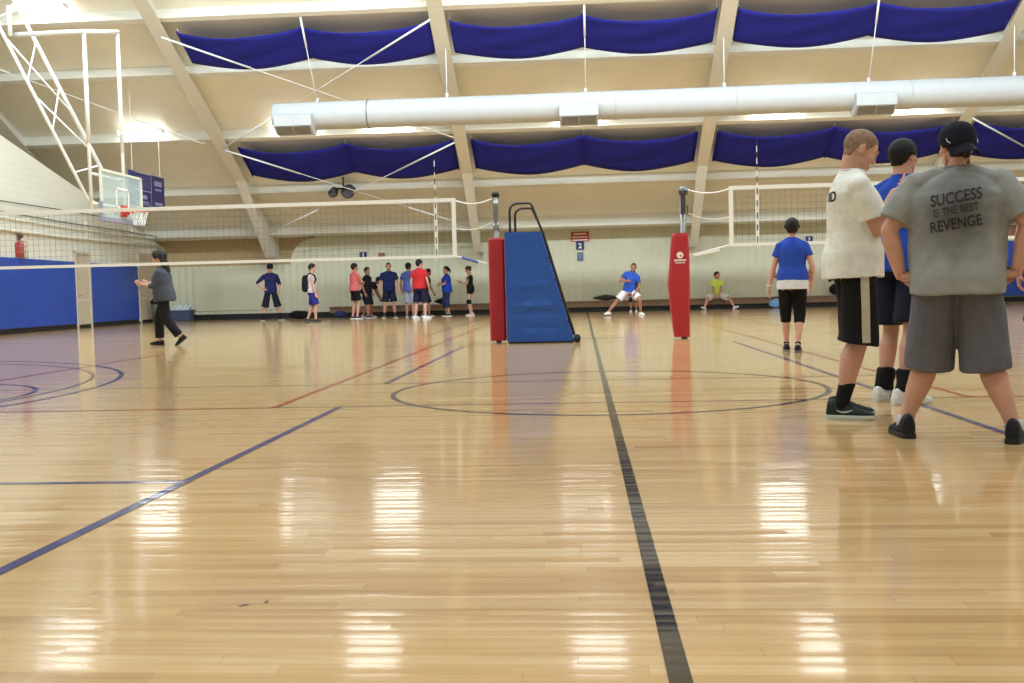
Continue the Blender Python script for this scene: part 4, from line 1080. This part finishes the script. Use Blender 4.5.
def swoosh(s): return [((214,214,206), [(-.03,.062),(-.012,.048),(.01,.042),(.04,.046),(.075,.062),(.03,.052),(.005,.05),(-.012,.055)])]
W = person('person with a shaved head in a loose white t-shirt, head bowed over raised hands', 1.75, 6.55, 1.86, 90, near=True, sw=.188, limb=1.05, torso=[(t,hw*1.06,hd*1.10,yo) for t,hw,hd,yo in TORSO_M],
    skin=SK1, shirt=(234,233,226), hem=-.10, ease=.020, loose=.75, sleeve=.74, sleeve_r=.084, wrinkle=.015, pel=(0,-.005,.955), lean=-2, nod=30, head_lean=0, turn=-2,
    wrR=(.12,.20,1.36), wrL=(-.09,.25,1.32), poleR=(.1,.0,-1), poleL=(-.5,-.3,-1), handR=(-.5,.75,.3), handL=(.55,.75,.2), palmR=(-.6,-.2,.6), palmL=(.6,-.2,.6), thumbR=(-.3,.1,1), thumbL=(.3,.1,1), curl=.8,
    hair='buzz', hairc=(140,112,92), browc=(120,92,74), shorts=(22,22,24), head_drop=.01, headscale=1.06, short_r=.098, short_hem=.122, short_len=.47, short_ease=.026, stripe=(196,186,164), stripe_w=.05, stripe_fwd=.12,
    anR=(.08,-.11,.085), anL=(-.10,-.06,.085), toeR=18, toeL=8, sock=((20,20,22),.15), sock_r=.047, shoe=(30,46,44), sole=(198,204,200), lace=(22,22,24), marks=swoosh, shoe_high=.015, neckband=(220,218,210))
shirt_print(W, [('T IID',.085,.395,.002,0)], mat('print_dark', (30,30,32), .9), x=.035, xs=.95)

def bars(s): return [((24,24,26), [(x,.022),(x+.014,.022),(x+.034,.066),(x+.020,.066)]) for x in (.0,.027,.054)]
B = person('tall person in a blue t-shirt and black ankle braces, behind the white shirt man', 2.31, 7.4, 1.91, 46, near=True, headscale=.97, sw=.185, skin=SK1, shirt=(38,76,178), hem=-.08, sleeve=.6, sleeve_r=.076, loose=.6, wrinkle=.012,
    turn=10, hair='short', hairc=(24,22,24), hair_side=-.02, hair_low=-.058, shorts=(26,28,46), short_len=.40, short_hem=.125, short_ease=.024, stripe=(206,202,190), stripe_w=.09, stripe_fwd=.25,
    wrR=(.10,.26,1.12), wrL=(-.14,.28,1.10), poleR=(.7,-.3,-1), poleL=(-.7,-.3,-1), anR=(.10,-.16,.085), anL=(-.10,-.06,.085), toeR=26, toeL=16, brace=(24,24,27), shoe=(226,226,224), sole=(216,214,206), lace=(230,230,230), marks=bars, neckband=(32,66,160))

Wo = person('person with short dark hair in a royal blue t-shirt and black capri tights, walking away', 2.69, 13.0, 1.73, 12, near=True, fem=True, vox=.0075, torso=[(t,hw*1.12,hd*1.12,yo) for t,hw,hd,yo in TORSO_F], skin=(210,158,140), shirt=(44,76,176), hem=.0, sleeve=.52, sleeve_r=.062, ease=.012, loose=.25, wrinkle=.007, undershirt=(222,222,226),
    hair='short', hairc=(32,24,24), hair_low=-.075, hair_side=-.03, shorts=(20,20,23), short_r=.102, short_hem=.066, short_len=.54, short_ease=.006, swrinkle=.004, thigh=1.2,
    wrR=(.235,.10,.90), wrL=(-.30,.05,.86), poleR=(.6,-1,0), poleL=(-1,-.6,0), anR=(.06,-.10,.09), anL=(-.085,.19,.085), pel=(0,0,.945), toeR=4, toeL=-4, shoe=(34,32,36), sole=(120,116,116), sock=((60,56,58),.05), lace=(180,180,180), curl=.5)
p_ = Wo['arms']['L']; e = MB(); c = p_[1].lerp(p_[2], .93); d = (p_[2]-p_[1]).normalized(); e.tube([c-d*.012, c+d*.012], .034, 16); Wo['part'](e, 'wristband', cloth((205,205,205)))

person('person at the photo\'s right edge behind the grey shirt man, in black shorts', 3.46, 7.5, 1.84, 205, near=True, vox=.009, skin=SK2, shirt=(52,56,88), shorts=(26,27,42), short_len=.40, short_hem=.12, anR=(.12,0,.085), anL=(-.12,0,.085), shoe=(26,26,28), sole=(210,208,204), sock=((24,24,26),.12), hairc=(40,30,26))

# the walker on the left
person('person with long dark hair in a charcoal top and black trousers, walking past the doors', -7.86, 18.35, 1.76, -92, near=False, vox=.009, fem=True, torso=[(t,hw*1.22,hd*1.32,yo) for t,hw,hd,yo in TORSO_F], skin=SK1,
    shirt=(70,74,84), hem=-.10, ease=.02, loose=.7, sleeve=1.3, sleeve_r=.07, headscale=1.2, hair='long', hair_th=.032, hairc=(30,24,26), shorts=(26,25,30), short_len=.80, short_r=.112, short_hem=.084, thigh=1.15,
    wrR=(.12,.34,1.20), wrL=(-.15,.36,1.18), poleR=(.3,-.4,-1), poleL=(-.3,-.4,-1), palmR=(-1,0,.3), palmL=(1,0,.3), handR=(-.2,1,.4), handL=(.2,1,.4), pel=(0,-.02,.94), anR=(.07,.12,.085), anL=(-.08,-.34,.15), pitchL=38, pitchR=-4, shoe=(24,24,27), sole=(30,30,32), nod=8, lean=4)

# players along the back wall
F = dict(near=False)
person('person in a navy raglan top, dark cap and long striped shorts, one hand on hip', -11.26, 35.7, 2.06, 160, skin=SK1, shirt=(38,40,86), sleeve=1.15, sleeve_r=.07, loose=.7, hem=-.09, cap=(30,30,44), hairc=(40,32,28), shorts=(28,30,44), short_len=.50, short_hem=.125, stripe=(170,170,170), stripe_w=.07,
    wrR=(.24,.06,1.0), poleR=(1,-.2,.3), handR=(-.8,.4,-.3), wrL=(-.26,.02,.92), anR=(.26,-.02,.085), anL=(-.28,.0,.085), sock=((26,26,30),.16), shoe=(40,40,46), sole=(215,214,212), toeR=20, toeL=-30, **F)
bp = person('person in a sleeveless top and blue shorts with a black backpack, facing the group', -9.0, 33.0, 1.94, 78, skin=SK1, shirt=(206,198,198), sleeve=.0, ease=.012, loose=.5, hem=-.06, hair='short', hairc=(36,28,26), shorts=(44,46,126), short_len=.40, short_hem=.12, wrR=(.25,.12,.86), wrL=(-.25,.14,.88), nod=8,
    anR=(.10,.09,.085), anL=(-.10,-.16,.10), pitchL=12, shoe=(44,42,48), sole=(60,58,60), **F)
e = MB(); e.loft([[V((x*w_,-.13-y*.13*w_,z)) for x, y in ((-.15,0),(.15,0),(.15,1),(.10,1.3),(-.10,1.3),(-.15,1))] for z, w_ in ((.92,.75),(.98,1),(1.2,1.02),(1.38,.9),(1.44,.6))]); bk = bp['part'](e, 'backpack', cloth((24,24,28)), .011)
for sx in (-1,1):
    e = MB(); e.tube([(sx*.10,-.14,1.40),(sx*.11,-.05,1.50),(sx*.12,.08,1.44),(sx*.13,.13,1.30),(sx*.15,.06,1.14),(sx*.14,-.14,1.02)], .02, 8, True); bp['part'](e, 'strap', cloth((24,24,28)), parent=bk)
person('person in a pink t-shirt and black shorts, arms folded, left of the dark shirt', -8.19, 35.8, 2.01, 48, skin=SK1, shirt=(222,112,112), sleeve=.5, hem=-.05, hairc=(46,32,26), shorts=BLK, short_len=.33, wrR=(.0,.31,1.18), wrL=(.0,.29,1.13), poleR=(1,0,-1), poleL=(-1,0,-1), handR=(-1,.1,.1), handL=(1,.1,.1), palmR=(0,-1,0), palmL=(0,-1,0), anR=(.12,0,.085), anL=(-.10,-.04,.085), shoe=(60,58,60), **F)
person('person in a black shirt partly hidden behind the pink shirt', -7.92, 36.7, 1.88, 110, skin=SK2, shirt=(40,34,44), hairc=(70,46,34), shorts=(34,32,40), short_len=.45, sleeve=.6, anR=(.10,.05,.085), anL=(-.10,-.05,.085), shoe=(50,50,54), **F)
person('person with black hair bending forward next to the pink shirt', -8.08, 37.3, 1.88, 66, skin=SK3, shirt=(48,40,46), hairc=(20,18,20), pel=(0,-.10,.90), lean=62, head_lean=30, shorts=(36,34,40), short_len=.40, wrR=(.2,.50,.62), wrL=(-.1,.52,.60), poleR=(1,-.4,0), poleL=(-1,-.4,0), anR=(.12,.12,.085), anL=(-.12,-.12,.085), shoe=(170,168,166), **F)
person('bearded person in a navy t-shirt and shorts standing square, facing the camera', -6.97, 36.0, 2.01, 168, skin=SK2, shirt=(26,32,74), torso=[(t,hw*1.16,hd*1.2,yo) for t,hw,hd,yo in TORSO_M], sw=.20, sleeve=.62, sleeve_r=.075, loose=.6, hem=-.07, hairc=(36,28,24), beard=True, hair='buzz', shorts=(26,28,50), short_len=.40, short_hem=.125, wrR=(.30,.05,.88), wrL=(-.31,.05,.88), anR=(.17,0,.085), anL=(-.17,0,.085), toeR=14, toeL=-14, sock=((60,52,50),.1), shoe=(84,76,72), **F)
person('person in a pale blue shirt and light grey shorts, left of the red t-shirt', -6.4, 36.9, 2.01, 2, skin=SK2, shirt=(92,108,186), hem=-.10, sleeve=.6, loose=.7, hairc=(28,24,26), shorts=(176,180,196), short_len=.46, turn=20, anR=(.12,.03,.085), anL=(-.08,-.03,.085), shoe=(120,116,112), **F)
person('person in a red t-shirt, navy shorts and white shoes, back to the camera', -5.52, 34.0, 2.03, 14, skin=SK1, shirt=(196,44,50), torso=[(t,hw*1.1,hd*1.1,yo) for t,hw,hd,yo in TORSO_M], hem=-.05, sleeve=.58, sleeve_r=.074, hairc=(30,24,24), turn=30, shorts=(32,32,58), short_len=.42, short_hem=.125, anR=(.17,-.02,.085), anL=(-.17,.02,.085), toeR=40, toeL=20, shoe=(228,226,222), wrR=(.27,.08,.90), **F)
person('person in dark clothes mostly hidden behind the red t-shirt', -5.85, 37.2, 1.80, 60, skin=SK3, shirt=(46,40,50), hairc=(26,22,22), shorts=(30,30,40), short_len=.42, lean=14, wrR=(.22,.25,.88), anR=(.12,.1,.085), anL=(-.1,-.05,.085), shoe=(70,70,74), **F)
person('person in a blue t-shirt and dark capris, dark hair tied back, arms crossed', -4.95, 36.7, 1.84, -120, fem=True, torso=[(t,hw*1.15,hd*1.2,yo) for t,hw,hd,yo in TORSO_F], skin=SK1, shirt=(36,64,168), hem=-.10, sleeve=.6, loose=.6, hair='pony', hairc=(34,24,26), shorts=(36,50,82), short_len=.62, short_r=.105, short_hem=.092, wrR=(-.04,.33,1.18), wrL=(.04,.30,1.13), poleR=(1,0,-1), poleL=(-1,0,-1), handR=(-1,.1,.1), handL=(1,.1,.1), palmR=(0,-1,0), palmL=(0,-1,0), shoe=(30,30,34), **F)
person('person in a black tank top, tight shorts and knee pads, reading a phone', -4.12, 37.0, 1.84, -84, fem=True, bare=True, skin=SK1, shirt=(26,26,30), sleeve=0, ease=.007, loose=.1, collar=.49, hem=-.03, hair='bun', hairc=(66,46,36), nod=24, shorts=(26,26,30), short_len=.14, short_r=.094, short_hem=.092, short_ease=.006, kneepad=(24,24,28), wrR=(.10,.30,1.18), wrL=(-.08,.31,1.17), poleR=(.5,-.4,-1), poleL=(-.5,-.4,-1), handR=(-.2,1,.5), handL=(.2,1,.5), palmR=(0,-.4,1), palmL=(0,-.4,1), thumbR=(1,0,.2), thumbL=(-1,0,.2), shoe=(176,156,146), **F)
o = MB(); o.bar((-4.60,36.92,1.318),(-4.60,36.92,1.328),.08,.15,up=(1,0,.7)); tag(o.build('phone', M_black, bevel=.004), 'small phone held up by the person in the black tank top', 'phone')

person('person in a blue t-shirt doing a wide side lunge in white shorts and white shoes', 1.42, 32.6, 1.88, 181, skin=SK3, shirt=(48,84,176), hem=-.07, sleeve=.6, side=-17, lean=12, twist=8, hairc=(58,42,36), hair='buzz', pel=(-.12,-.05,.80), shorts=(222,214,214), waist=.06, short_len=.36, short_hem=.125, wrR=(-.02,.24,1.05), wrL=(-.30,.16,.70), poleR=(1,-.2,-.6), poleL=(-1,-.6,0), handR=(-1,.2,-.1),
    anR=(.56,0,.085), anL=(-.46,.0,.085), kpoleR=(.5,1,0), kpoleL=(-.5,1,0), toeR=40, toeL=-30, shoe=(230,228,226), **F)
person('person with a black knee pad standing behind the lunging blue t-shirt', 1.90, 37.0, 1.62, 185, skin=SK3, shirt=(60,70,110), lean=20, pel=(0,-.08,.94), wrR=(.15,.3,.75), wrL=(-.25,.1,.8), shorts=(176,60,64), short_len=.26, short_hem=.11, kneepad=(26,26,30), hairc=(40,32,28), shoe=(206,200,198), sock=((120,90,78),.1), **F)
person('person in a yellow-green t-shirt sitting on the edge of the bench, legs spread', 5.15, 38.62, 1.92, 186, skin=SK2, shirt=(212,230,100), hem=-.06, sleeve=.6, turn=-38, hairc=(28,22,22), pel=(0,0,.515), lean=16, head_lean=0, shorts=(232,226,230), short_len=.40, short_hem=.115, wrR=(.07,.42,.50), wrL=(-.07,.42,.50), poleR=(1,0,-.2), poleL=(-1,0,-.2), handR=(-.3,.6,-.6), handL=(.3,.6,-.6),
    anR=(.44,.60,.085), anL=(-.58,.50,.085), kpoleR=(.4,.3,1), kpoleL=(-.4,.3,1), toeR=34, toeL=-40, pitchR=-24, pitchL=-24, shoe=(230,228,226), **F)

# ------------------------------------------------------------------ bags and bins
def bag(name, label, cat, x, y, z, L, W_, H_, rgb, rz=0, slump=.2, strap=True, seed=0):
    mb = MB(); n = 14; rg = []
    for i in range(n+1):
        t = i/n; q = math.sin(PI*min(max(t,.03),.97))**.35; row = []
        for k in range(16):
            a = 2*PI*k/16; ca, sa = math.cos(a), math.sin(a); e = (abs(ca)**3+abs(sa)**3)**(-1/3)
            nz = 1+.12*noise.noise(V((t*4+seed, ca*1.5, sa*1.5)))
            zz = H_/2+H_/2*sa*e*q*nz*(1-slump*abs(t-.5)) 
            row.append(V(((t-.5)*L, W_/2*ca*e*q*nz, max(0, zz))))
        rg.append(row)
    mb.loft(rg); o = mb.build(name, cloth(rgb), None, True); o.location = (x,y,z); o.rotation_euler.z = rz
    if strap:
        MB().tube([(-L*.28,0,H_*.86),(-L*.2,.03,H_*1.12),(0,.05,H_*1.2),(L*.2,.03,H_*1.12),(L*.28,0,H_*.86)], .014, 6, True).build('handle', cloth((20,20,22)), o, True)
    MB().tube([(-L*.4,0,H_*.93),(0,0,H_*1.02),(L*.4,0,H_*.93)], .008, 6).build('zip', M_grey, o, True)
    return tag(o, label, cat)
bag('duffel_bag', 'black duffel bag on the floor behind the navy raglan top', 'bag', -10.85, 37.9, 0, .8, .4, .32, (26,26,30), .1, strap=False)
bag('gym_bag', 'blue gym bag lying by the left end of the bench', 'bag', -9.35, 38.3, 0, .5, .34, .27, (52,60,110), .2, seed=3, strap=False)
bag('gym_bag', 'black gym bag slumped on the bench beside the red t-shirt', 'bag', -5.45, 38.95, .425, .6, .34, .24, (30,28,34), -.2, .9, seed=5, strap=False)
bag('gym_bag', 'black gym bag on the bench right of the blue shirt woman', 'bag', 9.75, 38.95, .425, .6, .4, .46, (28,28,32), .1, seed=8)
bag('jacket', 'dark grey jacket heaped on the bench behind the side lunge', 'jacket', .95, 38.85, .425, 1.0, .35, .22, (62,56,58), .05, .8, False, 11)
bag('tote_bag', 'pale blue and white tote bag on the floor beside the walking woman\'s hand', 'bag', 7.3, 38.3, 0, .5, .34, .36, (120,160,205), .1, seed=13)
o = empty('storage_bin', (-15.9, 38.9, 0)); tag(o, 'slate storage bin heaped with pale towels in the corner', 'bin')
MB().loft([[(-.36,-.25,0),(.36,-.25,0),(.36,.25,0),(-.36,.25,0)],[(-.42,-.3,.40),(.42,-.3,.40),(.42,.3,.40),(-.42,.3,.40)]]).build('body', mat('slate_plastic', (78,88,120), .5), o, bevel=.03)
MB().box((0,0,.41), (.9,.66,.04)).build('rim', mat('slate_plastic_rim', (92,102,134), .5), o, bevel=.01)
tw = MB()
for i in range(5): tw.tube([(-.3+.14*i,-.15,.42),(-.28+.14*i,0,.56+.04*(i%2)),(-.3+.14*i,.15,.42)], .08, 10, True)
t_ = voxel(tw, 'towels', .02); link('towels', t_, cloth((205,210,216)), o, True)
o = empty('trash_can', (-16.15, 37.15, 0)); tag(o, 'grey-green trash can with a black liner by the corner door', 'trash can')
MB().tube([(0,0,0),(0,0,.78)], [.19,.23], 20).build('body', mat('can_green', (96,98,84), .5), o, True)
MB().tube([(0,0,.70),(0,0,.8),(0,0,.84)], [.236,.25,.235], 20).tube([(0,0,.83),(0,0,1.1)], [.2,.06], 14, True).build('liner', M_black, o, True)
# ------------------------------------------------------------------ camera, world, look
w = bpy.data.worlds.new('World'); SC.world = w; w.use_nodes = True
w.node_tree.nodes['Background'].inputs[0].default_value = (.05,.05,.05,1)
cd = bpy.data.cameras.new('camera'); cam = bpy.data.objects.new('camera', cd); COL.objects.link(cam); SC.camera = cam
cd.sensor_width = 36; cd.lens = 36*1000/1024; cd.clip_end = 200
cam.location = (0,0,.86)
cam.matrix_world = Matrix.Translation((0,0,.86)) @ (Matrix.Rotation(R(4.03),4,'Z') @ Matrix.Rotation(PI/2-R(2.86),4,'X') @ Matrix.Rotation(-.0235,4,'Z'))
SC.view_settings.view_transform = 'Standard'; SC.view_settings.look = 'None'; SC.view_settings.gamma = 1
SC.view_settings.use_curve_mapping = False
SC.view_settings.exposure = -0.02
